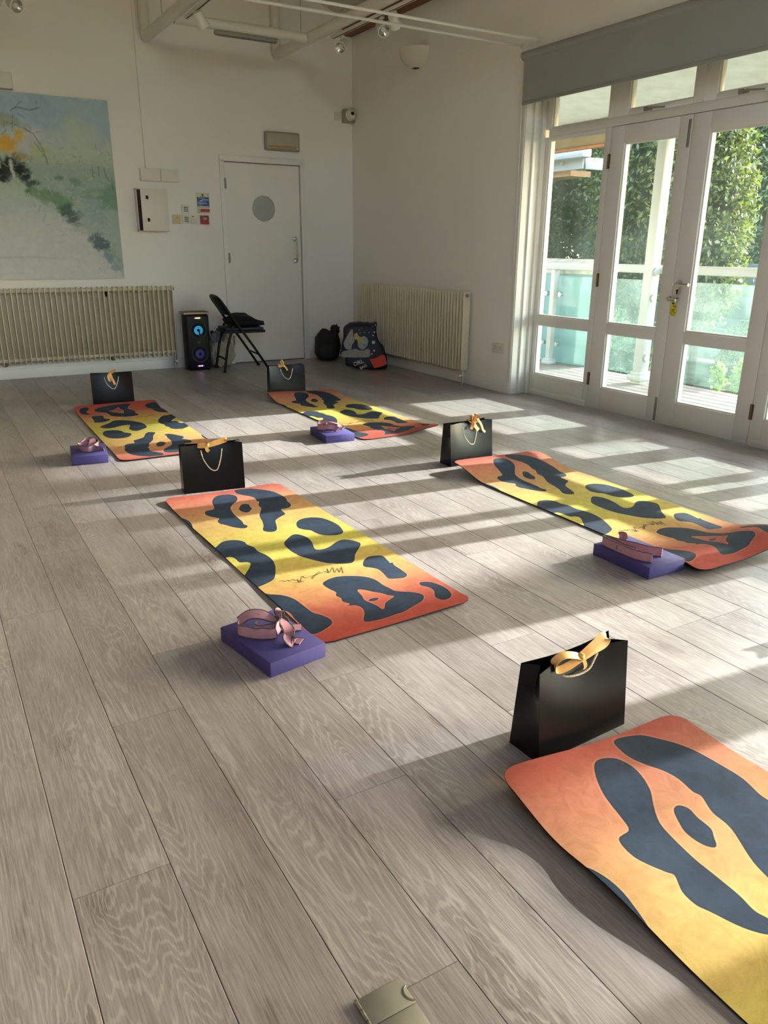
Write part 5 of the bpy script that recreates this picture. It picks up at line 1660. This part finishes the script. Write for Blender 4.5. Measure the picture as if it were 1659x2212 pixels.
navy = pm('navy_tote_cloth', rgb(16, 20, 34), .6, var=.35, scale=9, bump=.3, bscale=14)
b.build('tote_body', navy, tote, angle=50)
def tprint(name, polys, mat, h=.1085, sub=3):
    q = MB()
    for P in polys:
        P2_ = [tq(*p) for p in P]
        if sub: P2_ = [(p.x, p.y) for p in smooth_path([(a, c, 0) for a, c in P2_], sub, True)]
        q.prism(P2_, h - .004, h, tote_pt)
    return q.build(name, mat, tote, smooth=False)
tprint('pale_print', [[(740, 330), (690, 350), (620, 470), (580, 540), (570, 600), (600, 670), (650, 695), (710, 680), (725, 600), (765, 560), (770, 500), (745, 440)]], pm('grey_white_print', rgb(150, 150, 146), .7, var=.15, scale=60))
tprint('planet_print', [[(880, 470), (940, 450), (1000, 470), (1030, 540), (1010, 620), (960, 680), (900, 690), (850, 650), (830, 590), (840, 520)]], pm('blue_planet_print', rgb(128, 150, 160), .7, var=.4, scale=40))
tprint('yellow_print', [[(760, 420), (820, 390), (850, 440), (900, 480), (960, 540), (930, 590), (850, 590), (820, 520), (775, 500)]], pm('dull_yellow_print', rgb(170, 160, 96), .7, var=.15, scale=50), .1092)
tprint('grey_band_print', [[(540, 730), (610, 715), (740, 690), (800, 680), (860, 705), (960, 705), (1000, 680), (1065, 700), (1060, 760), (1050, 825), (830, 835), (620, 835), (520, 820)]], pm('grey_band', rgb(138, 138, 136), .7, var=.15, scale=40))
dots = [(1120, 435, 14), (1130, 560, 32), (1095, 770, 15), (1165, 245, 14), (1145, 375, 17), (880, 385, 9), (955, 380, 8), (1045, 382, 8), (905, 302, 8), (515, 705, 9), (500, 772, 10), (1140, 710, 18), (860, 335, 7), (1110, 265, 9)]
tprint('white_dots', [[(x + r_ * math.cos(a), y + r_ * math.sin(a)) for a in [i * math.pi / 5 for i in range(10)]] for x, y, r_ in dots], pm('white_dot_print', rgb(176, 180, 186), .7), .1088, 0)
tprint('red_patch', [[(1062, 868), (1180, 850), (1275, 795), (1335, 785), (1365, 860), (1388, 960), (1260, 1005), (1150, 1035), (1100, 950)]], pm('red_orange_patch', rgb(206, 58, 36), .6, var=.06), .1085, 0)
def slant(cu_, cv_, ang):
    c, s = math.cos(ang), math.sin(ang)
    return lambda u, v, h: tote_pt(cu_ + u * c - v * s, cv_ + u * s + v * c, .1086 + h)
b = text_mb('ORL', .058, slant(*tq(845, 935), .38), bold=.001)
q = text_mb('BAG', .040, slant(*tq(935, 1010), .45), bold=.001)
b.add(q.v, q.f)
b.build('tote_lettering', pm('worn_white_print', rgb(190, 188, 184), .7, var=.3, scale=120), tote, smooth=False)

# ================================================================== OUTSIDE
ground = MB()
ground.box((6.3, -8, -.62), (24, 30, -.55))
ground.build('garden_ground', M['soil'], smooth=False, kind='structure', label='planted garden ground beyond the balcony')
dk = empty('balcony_deck', (0, 0, 0), kind='structure', label='weathered grey timber balcony deck')
dm = MB(); dm.box((-.066, -6.2, -.03), (.066, 6.2, 0), .003)
proto = None
for i in range(12):
    if proto is None:
        proto = dm.build('deck_board', M['deck'], dk); o = proto
    else:
        o = proto.copy(); COL.objects.link(o)
    o.parent = dk
    o.location = (4.735 + i * .139, 3.4, -.032)
MB().box((4.67, -2.8, -.6), (6.32, 9.6, -.07)).build('deck_base', M['bark'], dk, smooth=False)

# balustrade
XG = 6.15
bal = empty('glass_balustrade', (XG, 0, 0), label='balcony balustrade of green tinted glass with white handrail', category='balustrade')
b = MB(); b.box((-.030, -2.7, .997), (.030, 6.95, 1.076), .014)
b.build('handrail', M['outwhite'], bal)
posts = [6.72, 3.35, 1.85, .35, -1.15, -2.65]
def rail_post(y):
    b = MB(); b.box((-.032, y - .032, .0), (.032, y + .032, .998), .004).box((-.06, y - .06, -.03), (.06, y + .06, .012), .004).box((-.048, y - .048, .01), (.048, y + .048, .03), .004)
    b.build('rail_post', M['outwhite'], bal)
for y in posts: rail_post(y)
def gpanel(y0, y1):
    MB().box((-.005, y0, .022), (.005, y1, .935)).build('glass_panel', M['tint'], bal, smooth=False)
    for yy in (y0 + .045, y1 - .045):
        for zz in (.20, .74):
            b = MB(); b.cyl((-.020, yy, zz), (.020, yy, zz), .024, 16).cyl((-.024, yy, zz), (-.020, yy, zz), .012, 12)
            b.build('glass_clamp', M['chrome'], bal)
gpanel(5.39, 6.655); gpanel(6.785, 8.2)
gpanel(3.41, 5.20); gpanel(1.91, 3.29); gpanel(.41, 1.79); gpanel(-1.09, .29); gpanel(-2.59, -1.21)

def porch_post(x, y, label):
    o = empty('porch_post', (x, y, 0), label=label, category='post', group='white porch posts')
    b = MB(); b.box((-.055, -.05, .06), (.055, .05, 2.21), .004)
    b.build('shaft', M['outwhite'], o)
    b = MB(); b.box((-.09, -.085, .0), (.09, .085, .055), .006).box((-.07, -.065, .05), (.07, .065, .085), .006)
    b.build('plinth', M['outwhite'], o)
    b = MB(); b.box((-.06, -.06, -.031), (.06, .06, .002))
    b.build('footing', M['stone'], o, smooth=False)
    b = MB()
    for zz in (1.02, .78, .22):
        b.cyl((0.0, -.050, zz), (0.0, -.066, zz), .036, 20)
    b.build('rail_boss', M['outwhite'], o)
porch_post(6.02, 5.265, 'white square porch post seen through the left glazed door')
porch_post(6.02, 2.36, 'white square porch post to the right, out of the picture')
# porch roof
pr = empty('porch_roof', (0, 0, 0), kind='structure', label='white boarded porch roof with brown timber beam')
b = MB()
b.add([(4.66, -3, 2.63), (6.95, -3, 2.40), (6.95, 9.8, 2.40), (4.66, 9.8, 2.63), (4.66, -3, 2.70), (6.95, -3, 2.47), (6.95, 9.8, 2.47), (4.66, 9.8, 2.70)],
      [(0, 3, 2, 1), (4, 5, 6, 7), (0, 1, 5, 4), (1, 2, 6, 5), (2, 3, 7, 6), (3, 0, 4, 7)])
b.build('soffit', pm('flaking_white_soffit', rgb(224, 232, 228), .7, var=.1, scale=6, bump=.4, bscale=20), pr, smooth=False)
MB().box((6.24, -3, 2.208), (6.36, 9.8, 2.44), .004).build('eaves_beam', pm('olive_brown_beam', rgb(116, 104, 80), .7, var=.15, scale=5), pr)
MB().box((6.22, -3, 2.196), (6.25, 9.8, 2.222), .003).build('beam_lip', pm('red_brown_lip', rgb(150, 96, 62), .7, var=.2), pr)
MB().box((6.86, -3, 2.35), (6.95, 9.8, 2.46), .02).build('gutter', M['outwhite'], pr)

# parapet wall with coping
pw = empty('parapet_wall', (0, 0, 0), label='pale aqua rendered parapet wall with stone coping behind the balcony glass', category='wall')
MB().box((6.34, 6.30, -.55), (6.54, 9.8, .955), .004).build('rendered_face', M['render'], pw)
cm_ = None
for i in range(8):
    y0 = 6.27 + i * .46
    b = MB()
    prof = [(-.14, 0), (.14, 0), (.14, .06), (.10, .12), (0, .155), (-.10, .12), (-.14, .06)]
    b.prism(prof, y0 + .004, y0 + .456, lambda u, v, h: (6.44 + u, h, .955 + v))
    b.build('coping_stone', M['stone'], pw, angle=25)
# neighbouring eave
nb = empty('neighbouring_building', (0, 0, 0), label='white eave and gutter of a neighbouring building with brown soffit', category='building')
MB().box((7.45, 7.80, 2.165), (7.52, 11, 2.30), .004).build('fascia', M['outwhite'], nb)
MB().box((7.47, 7.80, 2.165), (7.80, 7.86, 2.30), .004).build('gable_fascia', M['outwhite'], nb)
MB().box((7.34, 7.70, 2.285), (7.50, 11, 2.385), .02).build('gutter', M['outwhite'], nb)
MB().box((7.40, 8.12, 2.23), (7.46, 8.15, 2.34), .004).build('gutter_bracket', M['grey'], nb)
MB().box((7.50, 8.05, 2.10), (7.85, 11, 2.168)).build('brown_soffit', pm('brown_soffit_board', rgb(150, 116, 84), .7, var=.15), nb, smooth=False)
MB().box((7.62, 9.3, -.55), (7.85, 11, 2.12)).build('house_wall', M['outwhite'], nb, smooth=False)

# garden fence of horizontal boards
gf = empty('garden_fence', (0, 0, 0), label='grey green garden fence of horizontal boards behind the shrubs', category='fence')
bmf = MB(); bmf.box((-.012, -3.0, 0), (.012, 3.0, .165), .003)
fb = None
for s in range(3):
    for r_ in range(9):
        if fb is None:
            fb = bmf.build('fence_board', M['fence'], gf); o = fb
        else:
            o = fb.copy(); COL.objects.link(o); o.parent = gf
        o.location = (11.3, 4.6 + s * 6.03, -.52 + r_ * .171)
for y in (1.6, 4.6, 7.6, 10.6, 13.6, 16.6, 19.6):
    MB().box((11.33, y - .05, -.55), (11.43, y + .05, 1.05), .005).build('fence_post', M['fence'], gf)

# planting
rg = np.random.RandomState(11)
def foliage(name, blobs, n, size, mat, parent, seed=0, shell=0.55, up_bias=.25, slim=.5):
    """n folded leaves scattered through the outer shell of overlapping ellipsoids"""
    r = np.random.RandomState(seed)
    vol = np.array([bx[3] * bx[4] * bx[5] for bx in blobs]) ** (2 / 3.)
    pick = r.choice(len(blobs), n, p=vol / vol.sum())
    Bb = np.array(blobs)[pick]
    d = r.normal(size=(n, 3)); d /= np.linalg.norm(d, axis=1)[:, None]
    rad = (shell + (1 - shell) * r.rand(n) ** .6) * (1 + .10 * r.normal(size=n))
    P = Bb[:, :3] + d * Bb[:, 3:] * rad[:, None]
    t = r.normal(size=(n, 3)) + d * .5; t[:, 2] -= .2
    t /= np.linalg.norm(t, axis=1)[:, None]
    nn = r.normal(size=(n, 3)) + np.array([0, 0, up_bias * 3]) + d * .6
    nn -= t * (nn * t).sum(1)[:, None]; nn /= np.linalg.norm(nn, axis=1)[:, None]
    w = np.cross(nn, t)
    s = size * (.6 + .8 * r.rand(n))[:, None]
    a = P - t * s * .5; c = P + t * s * .5
    e1 = P + w * s * slim * .5 + nn * s * .08; e2 = P - w * s * slim * .5 + nn * s * .08
    V_ = np.stack([a, e1, c, e2], 1).reshape(-1, 3)
    ix = np.arange(n)[:, None] * 4
    F_ = np.concatenate([ix + np.array([[0, 1, 2]]), ix + np.array([[0, 2, 3]])], 0)
    me = bpy.data.meshes.new(name)
    me.from_pydata(V_.tolist(), [], F_.tolist())
    me.materials.append(mat)
    return link(name, me, parent, kind='stuff')
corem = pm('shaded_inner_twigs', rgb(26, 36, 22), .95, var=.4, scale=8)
def shrub(name, base, blobs, n, size, leaf, label, cat, trunk=.06, core=.60, seed=1, group=None, slim=.5, shell=.55):
    o = empty(name, (0, 0, 0), label=label, category=cat)
    if group: o['group'] = group
    foliage('foliage', blobs, n, size, leaf, o, seed, shell=shell, slim=slim)
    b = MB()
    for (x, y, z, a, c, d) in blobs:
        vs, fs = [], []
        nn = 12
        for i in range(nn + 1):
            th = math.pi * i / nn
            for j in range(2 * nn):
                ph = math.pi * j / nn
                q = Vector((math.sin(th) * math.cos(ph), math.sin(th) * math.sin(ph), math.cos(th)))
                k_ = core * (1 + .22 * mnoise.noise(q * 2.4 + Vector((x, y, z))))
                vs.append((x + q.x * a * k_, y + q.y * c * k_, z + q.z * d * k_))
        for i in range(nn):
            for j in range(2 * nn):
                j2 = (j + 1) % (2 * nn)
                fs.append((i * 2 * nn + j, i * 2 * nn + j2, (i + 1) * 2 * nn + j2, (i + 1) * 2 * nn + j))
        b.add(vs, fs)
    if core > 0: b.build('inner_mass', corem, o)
    b = MB()
    for (x, y, z, a, c, d) in blobs:
        b.tube(smooth_path([(base[0], base[1], base[2]), ((base[0] * 2 + x) / 3, (base[1] * 2 + y) / 3, base[2] + (z - base[2]) * .45), (x, y, z)], 4), [trunk * (1 - .06 * q) for q in range(9)], 8)
    b.build('stem', M['bark'], o)
    return o
GZ = -.55
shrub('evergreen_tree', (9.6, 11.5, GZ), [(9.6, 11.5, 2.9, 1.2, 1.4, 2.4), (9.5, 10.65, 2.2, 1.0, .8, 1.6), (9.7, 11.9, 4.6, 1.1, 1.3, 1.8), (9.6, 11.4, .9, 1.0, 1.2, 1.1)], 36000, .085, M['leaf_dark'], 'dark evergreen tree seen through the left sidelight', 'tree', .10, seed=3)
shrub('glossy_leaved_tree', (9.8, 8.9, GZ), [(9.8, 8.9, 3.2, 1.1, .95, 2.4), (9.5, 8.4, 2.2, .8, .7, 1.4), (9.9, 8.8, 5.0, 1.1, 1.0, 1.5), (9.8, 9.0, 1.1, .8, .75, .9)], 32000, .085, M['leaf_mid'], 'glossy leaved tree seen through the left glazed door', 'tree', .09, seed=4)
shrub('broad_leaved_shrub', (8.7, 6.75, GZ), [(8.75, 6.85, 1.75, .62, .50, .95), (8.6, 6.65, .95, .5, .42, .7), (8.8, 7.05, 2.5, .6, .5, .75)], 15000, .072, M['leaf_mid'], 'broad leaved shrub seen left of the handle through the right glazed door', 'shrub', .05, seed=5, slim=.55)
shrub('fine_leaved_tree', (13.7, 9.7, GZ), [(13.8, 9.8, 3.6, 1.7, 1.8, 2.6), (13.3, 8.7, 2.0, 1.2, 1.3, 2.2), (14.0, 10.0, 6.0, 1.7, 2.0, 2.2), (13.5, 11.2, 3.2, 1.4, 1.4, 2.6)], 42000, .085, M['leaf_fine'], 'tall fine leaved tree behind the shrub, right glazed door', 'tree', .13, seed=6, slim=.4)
for k_, (x, y, h_) in enumerate(((17.6, 11.2, 6.0), (17.6, 16.0, 6.6), (16.6, 20.8, 6.2))):
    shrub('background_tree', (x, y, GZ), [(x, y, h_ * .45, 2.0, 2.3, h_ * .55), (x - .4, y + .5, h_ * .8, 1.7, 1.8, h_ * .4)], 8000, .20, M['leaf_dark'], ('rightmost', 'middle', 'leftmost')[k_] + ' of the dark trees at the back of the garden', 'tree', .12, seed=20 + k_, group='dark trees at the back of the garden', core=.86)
for k_, (x, y, a, h_, mt_, lab) in enumerate(((7.45, 6.75, .42, .62, 'leaf_fine', 'low feathery bush below the left door glass'), (8.3, 8.0, .5, .8, 'leaf_fine', 'low green bush behind the feathery bush'), (8.45, 5.75, .38, .6, 'leaf_mid', 'low bush seen through the lower pane of the right door'), (9.8, 6.6, .5, .7, 'leaf_mid', 'spiky bush in front of the fence, right door'))):
    shrub('low_bush', (x, y, GZ), [(x, y, GZ + h_ * .55, a, a, h_ * .75), (x + .2, y + .35, GZ + h_ * .4, a * .7, a * .7, h_ * .6)], 2600, .07, M[mt_], lab, 'bush', .02, seed=40 + k_, core=.7, slim=.3)
shrub('seedling_plant', (6.76, 4.7, GZ), [(6.72, 4.65, .05, .10, .10, .20), (6.70, 4.88, .02, .09, .09, .16), (6.74, 4.42, .02, .09, .09, .18)], 420, .075, M['leaf_light'], 'bright green seedlings at the edge of the deck', 'plant', .008, seed=60, core=0, shell=.1, slim=.5)
shrub('edging_plant', (6.50, 4.4, GZ), [(6.46, 4.2, -.12, .06, .34, .09), (6.46, 4.7, -.14, .06, .3, .08), (6.46, 5.6, -.14, .06, .3, .09)], 900, .05, M['leaf_mid'], 'low green edging plants along the deck edge', 'plant', .006, seed=61, core=0, shell=.1)
# tall tree further along the garden, out of the picture: the low sun shines in under its crown
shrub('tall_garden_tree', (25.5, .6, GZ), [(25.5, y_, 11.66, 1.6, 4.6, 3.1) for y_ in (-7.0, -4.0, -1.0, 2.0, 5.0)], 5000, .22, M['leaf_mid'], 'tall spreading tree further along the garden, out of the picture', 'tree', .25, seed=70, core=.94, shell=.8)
# raised bed
rb_ = empty('raised_bed', (7.55, 4.85, GZ), math.radians(12), label='brown timber raised bed beyond the balcony glass', category='planter')
for i in range(3):
    MB().box((-.55, -.40, i * .155), (-.515, .40, i * .155 + .148), .004).build('plank', M['brownwood'], rb_)
    MB().box((-.55, -.435, i * .155), (.55, -.402, i * .155 + .148), .004).build('plank', M['brownwood'], rb_)
MB().box((-.60, -.46, .462), (.60, -.36, .49), .004).build('cap_rail', M['brownwood'], rb_)
MB().box((-.60, -.36, .462), (-.50, .42, .49), .004).build('cap_rail', M['brownwood'], rb_)
MB().box((-.51, -.40, .0), (.55, .40, .43)).build('bed_soil', M['soil'], rb_, smooth=False)
